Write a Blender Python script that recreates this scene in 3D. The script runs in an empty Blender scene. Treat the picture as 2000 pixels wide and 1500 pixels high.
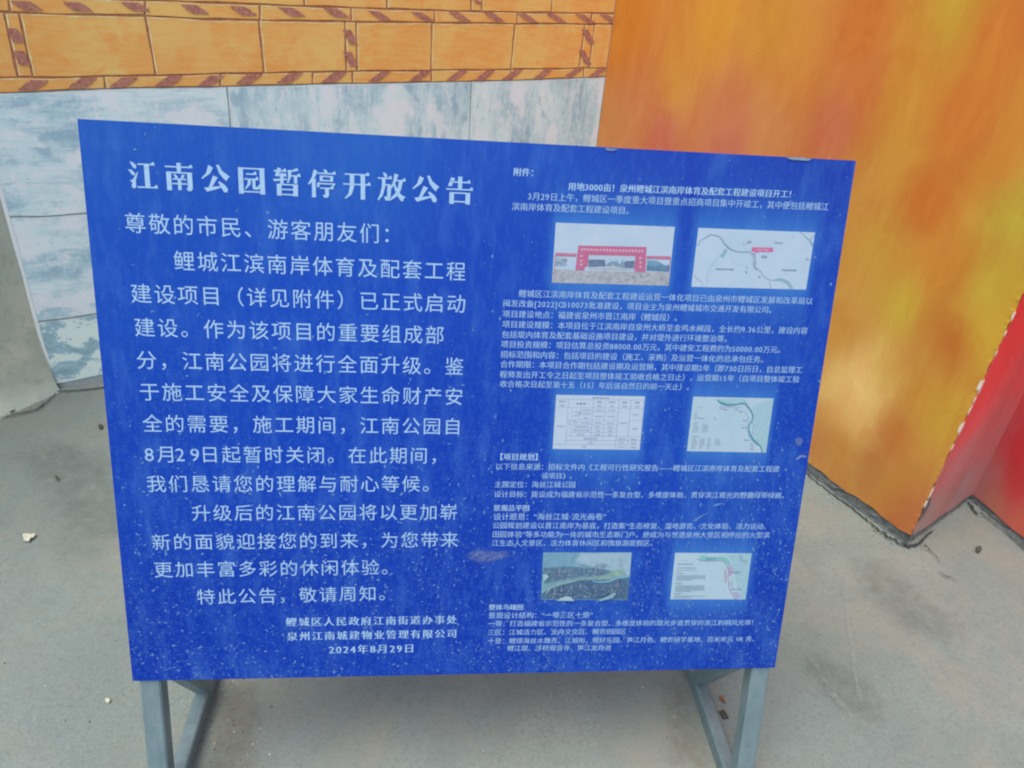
import bpy, math, random
import numpy as np
from mathutils import Vector, Matrix
random.seed(7); RNG = np.random.default_rng(7)
SC = bpy.context.scene
COL = SC.collection

# ---------------------------------------------------------------- camera
F_PX, CX, CY, CAM_H = 1480.0, 1000.0, 750.0, 1.5446
_down = np.array([774 - CX, 3208 - CY, F_PX]); _down /= np.linalg.norm(_down)
_z = -_down
_y = np.array([0, 0, 1.0]) - _z * _z[2]; _y /= np.linalg.norm(_y)
_x = np.cross(_y, _z)
ROT = np.stack([_x, _y, _z])                       # world = ROT @ camera(x right, y down, z forward)
CAM = np.array([0, 0, CAM_H])
cam_data = bpy.data.cameras.new('camera'); cam = bpy.data.objects.new('camera', cam_data); COL.objects.link(cam)
cam_data.sensor_width = 36; cam_data.lens = 36 * F_PX / 2000; cam_data.clip_start = 0.02; cam_data.clip_end = 500
cr, cu, cb = ROT @ [1, 0, 0], ROT @ [0, -1, 0], ROT @ [0, 0, -1]
cam.matrix_world = Matrix([[cr[0], cu[0], cb[0], 0], [cr[1], cu[1], cb[1], 0], [cr[2], cu[2], cb[2], CAM_H], [0, 0, 0, 1]])
SC.camera = cam

# ---------------------------------------------------------------- daylight, overcast
SUN_EL, SUN_AZ = math.radians(66), math.radians(215)     # azimuth clockwise from +Y
world = bpy.data.worlds.new('World'); SC.world = world; world.use_nodes = True
wn = world.node_tree.nodes; wl = world.node_tree.links
sky = wn.new('ShaderNodeTexSky'); sky.sky_type = 'NISHITA'; sky.sun_disc = False
sky.sun_elevation = SUN_EL; sky.sun_rotation = SUN_AZ
sky.air_density = 1.0; sky.dust_density = 2.0; sky.ozone_density = 1.0
bg = wn['Background']; bg.inputs['Strength'].default_value = 0.13
wl.new(sky.outputs[0], bg.inputs['Color'])
sun = bpy.data.lights.new('sun', 'SUN'); sun.energy = 1.35; sun.angle = math.radians(40); sun.color = (1.0, 0.95, 0.86)
so = bpy.data.objects.new('sun', sun); COL.objects.link(so)
sd = Vector((math.sin(SUN_AZ) * math.cos(SUN_EL), math.cos(SUN_AZ) * math.cos(SUN_EL), math.sin(SUN_EL)))
so.rotation_euler = sd.to_track_quat('Z', 'Y').to_euler(); so.location = (0, -4, 6)
SC.view_settings.view_transform = 'Standard'; SC.view_settings.look = 'None'
SC.view_settings.exposure = 0.95; SC.view_settings.gamma = 1.0; SC.view_settings.use_curve_mapping = False
SC.render.engine = 'CYCLES'
SC.cycles.pixel_filter_type = 'BLACKMAN_HARRIS'; SC.cycles.filter_width = 2.1

# ---------------------------------------------------------------- helpers
# how bright a white surface of each orientation shows in this light (measured on a grey test render)
K = dict(board=(1.30, 1.36, 1.52), wall=(.62, .665, .765), orange=(.85, .84, .84), red=(.64, .64, .68), far=(.70, .68, .68), grey=(.43, .47, .55), ground=(1.06, 1.06, 1.12))
KC = [np.array(K['board'])]
def light(k): KC[0] = np.array(K[k])
def lin(c):
    c = np.asarray(c, float) / 255.0
    return np.where(c <= 0.04045, c / 12.92, ((c + 0.055) / 1.055) ** 2.4)
def alb(c):        # base colour that shows about as sRGB c in this light
    return np.clip(lin(c) / KC[0], 0.003, 0.85)
def rgba(c): a = alb(c); return (float(a[0]), float(a[1]), float(a[2]), 1.0)

def ray(p):
    d = ROT @ np.array([p[0] - CX, p[1] - CY, F_PX]); return d / np.linalg.norm(d)
def on_plane(p, o, n):
    d = ray(p); return CAM + d * (np.dot(o - CAM, n) / np.dot(d, n))
def ground(p, z=0.0): return on_plane(p, np.array([0, 0, z]), np.array([0, 0, 1.0]))

def tag(o, label=None, cat=None, group=None, kind=None):
    if label: o['label'] = label
    if cat: o['category'] = cat
    if group: o['group'] = group
    if kind: o['kind'] = kind
    return o
def empty(name, loc=(0, 0, 0)):
    o = bpy.data.objects.new(name, None); COL.objects.link(o); o.location = loc; o.empty_display_size = .05; return o
def mesh_obj(name, verts, faces, mats, parent=None, fmat=None, smooth=False, cols=None):
    """verts in world coordinates; a child keeps them relative to its parent's location."""
    off = np.zeros(3)
    p = parent
    while p is not None: off = off + np.array(p.location); p = p.parent
    v = np.asarray(verts, float) - off
    me = bpy.data.meshes.new(name); me.from_pydata(v.tolist(), [], [tuple(int(i) for i in f) for f in faces])
    for m in (mats if isinstance(mats, (list, tuple)) else [mats]): me.materials.append(m)
    if fmat is not None: me.polygons.foreach_set('material_index', np.asarray(fmat, np.int32))
    if smooth: me.polygons.foreach_set('use_smooth', np.ones(len(me.polygons), bool))
    if cols is not None:
        a = me.color_attributes.new('paint', 'FLOAT_COLOR', 'POINT')
        a.data.foreach_set('color', np.c_[cols, np.ones(len(cols))].astype(np.float32).ravel())
    me.update()
    o = bpy.data.objects.new(name, me); COL.objects.link(o)
    if parent is not None: o.parent = parent
    return o
class MB:
    def __init__(s): s.v = []; s.f = []; s.m = []
    def add(s, verts, faces, m=0):
        b = len(s.v); s.v.extend([tuple(map(float, q)) for q in verts]); s.f.extend([tuple(i + b for i in f) for f in faces]); s.m.extend([m] * len(faces)); return s
    def build(s, name, mats, parent=None, smooth=False): return mesh_obj(name, s.v, s.f, mats, parent, s.m, smooth)

# material building -------------------------------------------------------------
class NT:
    def __init__(s, name, rough=0.8, spec=0.3):
        s.m = bpy.data.materials.new(name); s.m.use_nodes = True; s.t = s.m.node_tree; s.n = s.t.nodes
        s.b = s.n['Principled BSDF']; s.b.inputs['Roughness'].default_value = rough; s.b.inputs['Specular IOR Level'].default_value = spec
        s.g = s.n.new('ShaderNodeNewGeometry')
    def link(s, a, b): s.t.links.new(a, b)
    def pos(s, scale=(1, 1, 1), rotz=0.0):
        # surface position, rotated about Z so that x runs along the wall, then scaled
        m = s.n.new('ShaderNodeMapping'); m.vector_type = 'TEXTURE' if False else 'POINT'
        r = s.n.new('ShaderNodeVectorRotate'); r.rotation_type = 'Z_AXIS'; r.inputs['Angle'].default_value = -rotz
        s.link(s.g.outputs['Position'], r.inputs['Vector']); s.link(r.outputs[0], m.inputs['Vector'])
        m.inputs['Scale'].default_value = scale; return m.outputs[0]
    def noise(s, vec, scale, detail=4, rough=.55, dist=0.0, col=False):
        n = s.n.new('ShaderNodeTexNoise'); n.inputs['Scale'].default_value = scale; n.inputs['Detail'].default_value = detail
        n.inputs['Roughness'].default_value = rough; n.inputs['Distortion'].default_value = dist
        s.link(vec, n.inputs['Vector']); return n.outputs['Color' if col else 'Fac']
    def voro(s, vec, scale, feature='F1', rnd=1.0):
        n = s.n.new('ShaderNodeTexVoronoi'); n.feature = feature; n.inputs['Scale'].default_value = scale; n.inputs['Randomness'].default_value = rnd
        s.link(vec, n.inputs['Vector']); return n.outputs['Distance']
    def ramp(s, fac, *stops, interp='LINEAR'):
        r = s.n.new('ShaderNodeValToRGB'); e = r.color_ramp.elements; r.color_ramp.interpolation = interp
        while len(e) < len(stops): e.new(0.5)
        for i, (p, c) in enumerate(stops):
            e[i].position = p; e[i].color = c if isinstance(c, tuple) and len(c) == 4 else (c, c, c, 1)
        s.link(fac, r.inputs[0]); return r.outputs[0]
    def mix(s, fac, a, b, mode='MIX'):
        m = s.n.new('ShaderNodeMix'); m.data_type = 'RGBA'; m.blend_type = mode
        for sock, val in ((m.inputs[0], fac), (m.inputs[6], a), (m.inputs[7], b)):
            if hasattr(val, 'is_linked'): s.link(val, sock)
            else: sock.default_value = val
        return m.outputs[2]
    def math(s, op, a, b=0.0, clamp=False):
        m = s.n.new('ShaderNodeMath'); m.operation = op; m.use_clamp = clamp
        for sock, val in ((m.inputs[0], a), (m.inputs[1], b)):
            if hasattr(val, 'is_linked'): s.link(val, sock)
            else: sock.default_value = val
        return m.outputs[0]
    def attr(s): a = s.n.new('ShaderNodeAttribute'); a.attribute_name = 'paint'; return a.outputs['Color']
    def rnd(s): return s.n.new('ShaderNodeObjectInfo').outputs['Random']
    def bump(s, h, strength=.3, dist=.002):
        b = s.n.new('ShaderNodeBump'); b.inputs['Strength'].default_value = strength; b.inputs['Distance'].default_value = dist
        s.link(h, b.inputs['Height']); s.link(b.outputs[0], s.b.inputs['Normal'])
    def color(s, c):
        if hasattr(c, 'is_linked'): s.link(c, s.b.inputs['Base Color'])
        else: s.b.inputs['Base Color'].default_value = c
    def alpha(s, a):
        if hasattr(a, 'is_linked'): s.link(a, s.b.inputs['Alpha'])
        else: s.b.inputs['Alpha'].default_value = a

WALL_A = math.radians(30.0)                           # brick mural wall runs this way
ORANGE_A = math.radians(-57.1)                        # orange wall runs this way

def m_concrete():
    t = NT('concrete_ground', .9, .2); p = t.pos()
    big = t.noise(p, 1.3, 5, .6); mid = t.noise(p, 7, 5, .65, .4); fine = t.noise(p, 90, 4, .7); grit = t.noise(p, 320, 2, .6)
    c = t.ramp(big, (.30, rgba((125, 138, 137))), (.52, rgba((136, 146, 143))), (.72, rgba((147, 152, 146))))
    c = t.mix(t.ramp(mid, (.42, 0.0), (.66, .5)), c, rgba((122, 132, 131)))
    c = t.mix(t.ramp(fine, (.35, .4), (.52, 0.0)), c, rgba((108, 116, 115)))
    sp = t.voro(t.pos(), 42); c = t.mix(t.ramp(sp, (.04, .55), (.085, 0.0)), c, rgba((172, 180, 174)))
    sp2 = t.voro(t.pos((1.1, .9, 1), .7), 23); c = t.mix(t.ramp(sp2, (.03, .6), (.06, 0.0)), c, rgba((84, 88, 86)))
    c = t.mix(t.ramp(grit, (.38, .38), (.48, 0.0)), c, rgba((100, 106, 103))); c = t.mix(t.ramp(t.noise(p, 210, 3, .7), (.60, 0.0), (.70, .4)), c, rgba((168, 172, 164)))
    brown = t.noise(p, 3.1, 5, .7, .8); c = t.mix(t.ramp(brown, (.46, 0.0), (.72, .55)), c, rgba((150, 145, 132)))
    t.color(c); h = t.math('ADD', t.math('MULTIPLY', fine, .6), t.math('MULTIPLY', grit, .4)); t.bump(h, .6, .004); return t.m
def m_plain(name, c, rough=.85, spec=.25, var=14, scale=30, bump=.25, bdist=.002):
    t = NT(name, rough, spec); n = t.noise(t.pos(), scale, 5, .65)
    c = np.array(c, float)
    t.color(t.ramp(n, (.3, rgba(np.clip(c - var, 0, 255))), (.7, rgba(np.clip(c + var, 0, 255)))))
    if bump: t.bump(t.noise(t.pos(), scale * 4, 4, .7), bump, bdist)
    return t.m
def m_block():
    t = NT('ochre_mural_paint', .62, .3); p = t.pos((1, 1, 1), WALL_A); r = t.rnd()
    wash = t.noise(t.pos((1.6, 1, 1.0), WALL_A), 4.5, 4, .55, .5); streak = t.noise(t.pos((1, 1, 5), WALL_A), 16, 3, .6)
    a = t.mix(r, rgba((208, 157, 92)), rgba((212, 151, 92)))
    c = t.mix(t.ramp(wash, (.42, 0.0), (.58, .85)), a, rgba((209, 137, 74)))
    c = t.mix(t.ramp(t.noise(p, 9, 3, .5, 1.0), (.56, 0.0), (.60, .45)), c, rgba((208, 128, 70)))
    c = t.mix(t.ramp(streak, (.4, 0.0), (.7, .35)), c, rgba((218, 174, 114)))
    c = t.mix(t.ramp(t.voro(p, 17), (.02, .7), (.035, 0.0)), c, rgba((110, 84, 70)))
    t.color(c); t.bump(t.noise(p, 130, 3, .6), .25, .001); return t.m
def m_stone(name, vertical):
    t = NT(name, .75, .25); sc = (1, 1, .30) if vertical else (.34, 1, 1.1); fi = (5, 1, .7) if vertical else (.7, 1, 6)
    p = t.pos(sc, WALL_A)
    n1 = t.noise(p, 7.5, 6, .62, .4); n2 = t.noise(t.pos(fi, WALL_A), 16, 5, .68); n3 = t.noise(t.pos((1, 1, 1), WALL_A), 40, 4, .75)
    base = t.ramp(n1, (.30, rgba((122, 156, 176))), (.45, rgba((148, 178, 194))), (.56, rgba((172, 196, 207))), (.74, rgba((188, 208, 215))))
    brush = t.math('ADD', t.math('MULTIPLY', n2, .6), t.math('MULTIPLY', n3, .5))
    c = t.mix(t.ramp(brush, (.53, 0.0), (.66, .7)), base, rgba((188, 208, 214)))
    c = t.mix(t.ramp(brush, (.40, .65), (.50, 0.0)), c, rgba((128, 157, 175)))
    patch = t.noise(t.pos((1.5, 1, .9) if vertical else (.8, 1, 1.6), WALL_A), 6.5, 4, .55, .3)
    c = t.mix(t.ramp(patch, (.54, 0.0), (.60, .8)), c, rgba((188, 207, 213)))
    c = t.mix(t.ramp(patch, (.36, .75), (.42, 0.0)), c, rgba((122, 154, 177)))
    dry = t.noise(t.pos((1, 1, .5), WALL_A), 26, 5, .8, .4); c = t.mix(t.ramp(dry, (.60, 0.0), (.63, .7)), c, rgba((196, 211, 213)))
    c = t.mix(t.ramp(t.voro(t.pos(), 26), (.02, .5), (.045, 0.0)), c, rgba((112, 124, 132)))
    t.color(c); t.bump(t.math('ADD', n2, n3), .35, .0015); return t.m
def m_mural(name, ang):
    t = NT(name, .55, .3); p = t.pos((1, 1, .22), ang); a = t.attr()
    s1 = t.noise(p, 8, 4, .5, .5); s2 = t.noise(t.pos((1, 1, .05), ang), 60, 3, .6); s3 = t.noise(t.pos((1, 1, .4), ang), 3.6, 4, .5, .6)
    hi = t.mix(1.0, a, (1.08, 1.20, 1.2, 1), 'MULTIPLY'); lo = t.mix(1.0, a, (.95, .76, .68, 1), 'MULTIPLY')
    c = t.mix(t.ramp(s1, (.35, 0.0), (.65, 1.0)), lo, hi)
    c = t.mix(.45, c, a)
    mo = t.noise(t.pos((1, 1, .6), ang), 6.5, 6, .68, .9); c = t.mix(t.ramp(mo, (.36, .65), (.50, 0.0)), c, lo); c = t.mix(t.ramp(mo, (.52, 0.0), (.66, .6)), c, hi)
    dryb = t.noise(t.pos((1, 1, .12), ang), 42, 5, .75, .3); c = t.mix(t.ramp(dryb, (.56, 0.0), (.66, .28)), c, hi)
    c = t.mix(t.ramp(s3, (.5, 0.0), (.7, .45)), c, hi)
    c = t.mix(t.ramp(s2, (.5, 0.0), (.8, .16)), c, t.mix(1.0, c, (1.3, 1.35, 1.5, 1), 'MULTIPLY'))
    c = t.mix(t.ramp(t.voro(t.pos((1, 1, .8), ang), 12), (.012, .9), (.03, 0.0)), c, rgba((92, 70, 48)))
    c = t.mix(t.ramp(t.voro(t.pos((1, 1, .6), ang + .4), 9), (.012, .7), (.022, 0.0)), c, rgba((215, 195, 160)))
    t.color(c); t.bump(t.noise(t.pos((1, 1, .5), ang), 120, 3, .6), .25, .001); return t.m
def m_grey_wall():
    t = NT('grey_render', .9, .2); p = t.pos()
    n = t.noise(p, 3.5, 5, .6, .3)
    c = t.ramp(n, (.3, rgba((112, 126, 126))), (.55, rgba((128, 141, 138))), (.75, rgba((146, 156, 148))))
    c = t.mix(t.ramp(t.noise(p, 22, 4, .7), (.32, .5), (.46, 0.0)), c, rgba((104, 112, 110)))
    t.color(c); t.bump(t.noise(p, 50, 5, .7), .5, .004); return t.m
def m_panel():
    t = NT('blue_print_film', .5, .12); a = t.attr(); p = t.pos((1, 1, .06), math.radians(7.3)); pale = rgba((84, 142, 224))
    st = t.noise(p, 34, 4, .55); st2 = t.noise(t.pos((1, 1, .1), math.radians(7.3)), 120, 2, .5)
    c = t.mix(t.ramp(st, (.50, 0.0), (.75, .26)), a, pale)  # upright rain streaks, their mild sky reflection put into the colour
    c = t.mix(t.ramp(st2, (.5, 0.0), (.8, .14)), c, pale)
    z = t.n.new('ShaderNodeSeparateXYZ'); t.link(t.g.outputs['Position'], z.inputs[0])
    low = t.ramp(t.math('MULTIPLY', z.outputs[2], .8), (.30, 1.0), (.95, .25))
    mot = t.ramp(t.noise(t.pos(), 95, 5, .8), (.50, 0.0), (.75, .32)); c = t.mix(t.math('MULTIPLY', mot, low), c, rgba((74, 128, 214)))
    fleck = t.ramp(t.noise(t.pos((1, 1, .55), math.radians(7.3)), 330, 3, .7), (.58, 0.0), (.72, .42)); c = t.mix(t.math('MULTIPLY', fleck, low), c, rgba((96, 150, 226)))
    t.color(c)
    t.link(t.ramp(st, (.3, .40), (.7, .55)), t.b.inputs['Roughness']); t.bump(t.noise(t.pos(), 9, 2, .5), .05, .004); return t.m
def m_print(name, c, rough=.5, var=6):
    t = NT(name, rough, .35); n = t.noise(t.pos(), 140, 3, .7); c = np.array(c, float)
    t.color(t.ramp(n, (.3, rgba(np.clip(c - var, 0, 255))), (.7, rgba(np.clip(c + var, 0, 255))))); return t.m
def m_film(name, c, a):            # thin dried residue: partly see-through
    t = NT(name, .7, .2); t.color(rgba(c)); t.alpha(a); return t.m
def m_stain(name, c, amax, scale=60, lo=.42, hi=.6, soft=True):
    t = NT(name, .9, .15); t.color(rgba(c)); n = t.noise(t.pos(), scale, 5, .7); a = t.ramp(n, (lo, 0.0), (hi, amax))
    t.alpha(t.math('MULTIPLY', a, t.attr()) if soft else a); return t.m
def m_steel():
    t = NT('galvanised_steel', .5, .45); p = t.pos((1, 1, .25))
    n = t.noise(p, 30, 5, .65); c = t.ramp(n, (.3, rgba((112, 138, 150))), (.7, rgba((140, 164, 174))))
    c = t.mix(t.ramp(t.noise(t.pos(), 160, 3, .7), (.62, 0.0), (.72, .5)), c, rgba((170, 178, 176)))
    c = t.mix(t.ramp(t.noise(t.pos(), 24, 5, .75), (.60, 0.0), (.72, .55)), c, rgba((104, 104, 98)))
    c = t.mix(t.ramp(t.noise(t.pos((1, 1, .6)), 75, 5, .8), (.64, 0.0), (.70, .75)), c, rgba((118, 96, 78)))
    t.b.inputs['Metallic'].default_value = .15; t.color(c); t.bump(t.noise(t.pos(), 200, 3, .6), .1, .001); return t.m

M = {}
light('ground'); M.update(ground=m_concrete(), pebble=m_plain('grit_stone', (138, 140, 132), var=36, scale=25), pale=m_plain('pale_paint_chip', (206, 204, 186), var=12, scale=60), dark=m_plain('dark_debris', (74, 74, 70), var=16, scale=60),
    leaf=m_plain('dry_leaf', (128, 92, 66), var=20, scale=90), crack=m_plain('crack_dirt', (62, 65, 64), var=14, scale=90))
light('wall'); M.update(block=m_block(), stone_h=m_stone('brushed_stone_paint_across', False), stone_v=m_stone('brushed_stone_paint_down', True), joint=m_plain('brown_joint_paint', (142, 100, 76), var=16, scale=60),
    gjoint=m_plain('grey_joint_paint', (124, 140, 148), var=12, scale=60), hilite=m_plain('pale_highlight_paint', (222, 184, 142), var=14, scale=80, bump=0), whilite=m_plain('white_highlight_paint', (186, 203, 208), var=10, scale=80, bump=0),
    dash=m_plain('umber_brush_paint', (144, 98, 88), var=20, scale=90, bump=.2))
def m_stone_low():
    t = NT('flaking_stone_paint', .8, .2); p = t.pos((1, 1, 1.3), WALL_A)
    n = t.noise(p, 9, 5, .62, .4); f = t.noise(t.pos((.8, 1, 3), WALL_A), 18, 4, .7)
    c = t.ramp(f, (.35, rgba((108, 144, 166))), (.62, rgba((136, 168, 184))))
    c = t.mix(t.ramp(n, (.50, 0.0), (.535, 1.0)), c, rgba((178, 200, 203)))
    c = t.mix(t.ramp(n, (.42, .6), (.45, 0.0)), c, rgba((116, 138, 148)))
    t.color(c); t.bump(t.math('ADD', n, f), .5, .002); return t.m
M['stone_low'] = m_stone_low()
light('orange'); M.update(mural=m_mural('flame_mural_paint', ORANGE_A), footing=m_plain('raw_concrete', (102, 106, 104), var=22, scale=55, bump=.9, bdist=.006), plaster=m_plain('chipped_plaster', (204, 192, 172), var=18, scale=120))
light('red'); M.update(red=m_mural('red_mural_paint', ORANGE_A + math.pi / 2))
light('far'); M.update(red2=m_mural('red_mural_paint_far', ORANGE_A))
light('grey'); M.update(grey=m_grey_wall())
light('board'); M.update(panel=m_panel(), steel=m_steel(), back=m_plain('board_back', (150, 158, 164), var=6), white=m_print('print_white', (184, 206, 230)), text=m_print('print_text', (166, 205, 246)), text_s=m_print('print_small_text', (156, 195, 242)))

# ---------------------------------------------------------------- ground (reaches the horizon)
xs = np.unique(np.r_[np.linspace(-60, -3, 12), np.linspace(-3, 3, 121), np.linspace(3, 60, 12)])
ys = np.unique(np.r_[np.linspace(-60, 0, 12), np.linspace(0, 4.5, 91), np.linspace(4.5, 80, 12)])
X, Y = np.meshgrid(xs, ys); Z = np.zeros_like(X)
for k in range(10):
    a = RNG.uniform(0, 6.28); w = RNG.uniform(1.5, 9); Z += .0016 / (1 + w * .1) * np.sin((X * math.cos(a) + Y * math.sin(a)) * w + RNG.uniform(0, 6))
Z -= .003
nx, ny = len(xs), len(ys)
gf = [(j * nx + i, j * nx + i + 1, (j + 1) * nx + i + 1, (j + 1) * nx + i) for j in range(ny - 1) for i in range(nx - 1)]
GROUND = tag(mesh_obj('ground', np.c_[X.ravel(), Y.ravel(), Z.ravel()], gf, M['ground'], smooth=True), 'worn grey concrete ground with grit and hairline cracks', 'ground', kind='structure')

# ---------------------------------------------------------------- wall frames
class Plane:
    """a vertical wall plane: origin on the ground, running along ang, s metres along, z up, d towards the viewer"""
    def __init__(s, o, ang):
        s.o = np.array([o[0], o[1], 0.0]); s.t = np.array([math.cos(ang), math.sin(ang), 0]); n = np.array([s.t[1], -s.t[0], 0]); s.n = n if np.dot(n, CAM - s.o) > 0 else -n
    def at(s, a, z, d=0.0): return s.o + s.t * a + np.array([0, 0, z]) + s.n * d
    def px(s, p): q = on_plane(p, s.o, s.n) - s.o; return float(np.dot(q, s.t)), float(q[2])

W0 = ground((105, 757))
WP = Plane(W0, WALL_A)
OR_A, OR_B = ground((1575, 925)), ground((1770, 1066))
_A = np.array([WP.t[:2], -(OR_B - OR_A)[:2]]).T
INNER = W0 + WP.t * np.linalg.solve(_A, (OR_A - W0)[:2])[0]
WLEN = float(np.dot(INNER - W0, WP.t)); WTOP = 2.62
def box_w(P, s0, s1, z0, z1, d0, d1):
    v = [P.at(s, z, d) for d in (d0, d1) for z in (z0, z1) for s in (s0, s1)]
    return v, [(0, 1, 3, 2), (4, 6, 7, 5), (0, 4, 5, 1), (2, 3, 7, 6), (0, 2, 6, 4), (1, 5, 7, 3)]

brick_wall = tag(empty('painted_wall', WP.at(0, 0)), 'ochre block and pale stone mural wall behind the blue notice board', 'wall', kind='thing')
def hw(s, seed): return .0010 * math.sin(s * 17 + seed) + .0007 * math.sin(s * 41 + seed * 2.7) + .0003 * math.sin(s * 140 + seed)
# photographed joint lines (pixels) turned into heights on the wall
def fit_line(pts):
    sz = sorted(WP.px(p) for p in pts); S = [q[0] for q in sz]; Zs = [q[1] for q in sz]
    def f(s):
        if s <= S[0]: return Zs[0] + (Zs[1] - Zs[0]) / (S[1] - S[0]) * (s - S[0]) * .3
        if s >= S[-1]: return Zs[-1]
        return float(np.interp(s, S, Zs))
    return f
L1 = fit_line([(285, 0), (500, 8), (690, 15), (850, 20), (1030, 24), (1200, 26)])
L2 = fit_line([(0, 23), (100, 27), (275, 30), (400, 37), (505, 39), (690, 42), (850, 44), (1010, 46), (1195, 47)])
L3 = fit_line([(0, 151), (130, 150), (300, 147), (510, 142), (700, 139), (850, 137), (1010, 135), (1185, 132)])
L4 = fit_line([(0, 182), (205, 173), (430, 169), (620, 164), (850, 160), (1000, 157), (1175, 150)])
J1 = fit_line([(22, 422), (70, 423), (168, 417)]); J2 = fit_line([(82, 628), (130, 622), (190, 612)])
_top = L1(WLEN * .5)
def LT(k):                                              # rows above the picture carry on the same coursing
    return lambda s, k=k: _top + .02 + k
def sx(x, y): return WP.px((x, y))[0]
# wall body: brown ground coat behind the blocks, grey behind the stone
zs = L4(WLEN * .5)
def backing(name, f0, f1, mat, depth):
    n = 60; v = []; fc = []
    for i in range(n + 1):
        s = WLEN * i / n
        for d in (0, -depth):
            for f in (f0, f1): v.append(WP.at(s, f(s), d))
    for i in range(n):
        a, b = i * 4, i * 4 + 4
        fc += [(a, b, b + 1, a + 1), (a + 2, a + 3, b + 3, b + 2), (a + 1, b + 1, b + 3, a + 3), (a, a + 2, b + 2, b)]
    e = n * 4; fc += [(0, 1, 3, 2), (e, e + 2, e + 3, e + 1)]
    return mesh_obj(name, v, fc, mat, brick_wall)
backing('ground_coat', L4, lambda s: WTOP, M['joint'], .22)
backing('plinth_coat', lambda s: -.02, lambda s: L4(s) - .0005, M['gjoint'], .22)

def block(name, f0, f1, sl0, sl1, sr0, sr1, mat, gap=.0032, proud=.002, seed=0, hl=True, hmat='hilite', n=14):
    """one painted block between the height lines f0 (below) and f1 (above); left edge sl0->sl1, right edge sr0->sr1 (bottom->top)"""
    top, bot, lef, rig = [], [], [], []
    for i in range(n + 1):
        t = i / n
        s = sl1 + (sr1 - sl1) * t; top.append((s + (gap if i == 0 else -gap if i == n else 0), f1(s) - gap + hw(s, seed)))
        s = sl0 + (sr0 - sl0) * t; bot.append((s + (gap if i == 0 else -gap if i == n else 0), f0(s) + gap + hw(s, seed + 3)))
    for i in range(1, 6):
        t = i / 6
        lef.append((bot[0][0] + (top[0][0] - bot[0][0]) * t + hw(t * .3, seed + 5) * .7, bot[0][1] + (top[0][1] - bot[0][1]) * t))
        rig.append((bot[-1][0] + (top[-1][0] - bot[-1][0]) * t + hw(t * .3, seed + 9) * .7, bot[-1][1] + (top[-1][1] - bot[-1][1]) * t))
    loop = bot + rig + top[::-1] + lef[::-1]; k = len(loop)
    mb = MB()
    v = [WP.at(s, z, proud) for s, z in loop] + [WP.at(s, z, 0.0002) for s, z in loop]
    mb.add(v, [tuple(range(k))] + [(i, i + k, (i + 1) % k + k, (i + 1) % k) for i in range(k)], 0)
    if hl:
        w = .0034; d = proud + .0005
        tv = []
        for i, (s, z) in enumerate(top):
            ww = w * (.6 + .5 * math.sin(i * 1.7 + seed)); tv += [WP.at(s, z - .001, d), WP.at(s, z - .001 - max(ww, .0012), d)]
        mb.add(tv, [(2 * i + 1, 2 * i + 3, 2 * i + 2, 2 * i) for i in range(n)], 1)
        lv = []
        L = [bot[0]] + lef + [top[0]]
        for i, (s, z) in enumerate(L):
            ww = w * (.9 + .4 * math.sin(i * 2.1 + seed)); lv += [WP.at(s + .001, z, d + .0003), WP.at(s + .001 + max(ww, .0015), z, d + .0003)]
        mb.add(lv, [(2 * i, 2 * i + 1, 2 * i + 3, 2 * i + 2) for i in range(len(L) - 1)], 1)
    return mb.build(name, [M[mat], M[hmat]], brick_wall)
def dash(parent, p0, p1, width, d=.0042, seed=0):
    """one brush dab from pixel p0 to pixel p1"""
    a, b = np.array(WP.px(p0)), np.array(WP.px(p1)); ax = b - a; L = np.linalg.norm(ax); ax /= L; pr = np.array([1.0, 0]) ; rr = random.Random(seed)
    n = 7; up, dn = [], []
    for i in range(n + 1):
        t = i / n; c = a + (b - a) * t; w = width * (.90 + .10 * math.sin(math.pi * t)) * rr.uniform(.92, 1.08)
        up.append(c + pr * (w / 2 + rr.uniform(-.0015, .0015))); dn.append(c - pr * (w / 2 + rr.uniform(-.0015, .0015)))
    lp = up + dn[::-1]
    return mesh_obj('brush_mark', [WP.at(q[0], q[1], d) for q in lp], [tuple(range(len(lp)))], M['dash'], parent)
blocks = []
def row(f0, f1, cuts, seed, mat='block', **k):
    out = []
    for i in range(len(cuts) - 1):
        (a0, a1), (b0, b1) = cuts[i], cuts[i + 1]
        o = block('painted_block' if mat == 'block' else 'stone_block', f0, f1, a0, a1, b0, b1, mat, seed=seed + i * 1.37, **k)
        out.append((o, min(a0, a1), max(b0, b1)))
    return out
def cut(xt, yt, xb, yb): return sx(xb, yb), sx(xt, yt)
END = (WLEN - .001, WLEN - .001)
START = (0.0, 0.0)
# lower narrow band
lowb = row(L4, L3, [START, cut(203, 150, 206, 173), cut(430, 145, 430, 168), cut(610, 141, 610, 164), cut(688, 139, 688, 162), cut(842, 137, 842, 160), cut(997, 136, 1000, 157), cut(1139, 134, 1139, 152), END], 1)
rowa = row(L3, L2, [START, cut(7, 23, 35, 150), cut(36, 23, 64, 150), cut(283, 30, 304, 148), cut(505, 38, 515, 142), cut(673, 41, 676, 139), cut(695, 42, 697, 139), cut(843, 44, 841, 138), cut(1005, 46, 997, 135), cut(1142, 46, 1130, 133), cut(1161, 46, 1149, 133), END], 20)
upb = row(L2, L1, [START, cut(16, -2, 20, 22), cut(283, 2, 283, 30), cut(507, 10, 507, 38), cut(685, 15, 685, 41), cut(848, 20, 848, 43), cut(1010, 25, 1009, 45), cut(1155, 26, 1153, 46), END], 40)
hi2 = lambda s: L1(s) + .285
tops = row(L1, hi2, [START, (.35, .35), cut(592, -40, 594, 10), cut(757, -40, 755, 16), cut(920, -40, 919, 21), cut(941, -40, 940, 22), cut(1078, -40, 1076, 25), END], 60)
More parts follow.
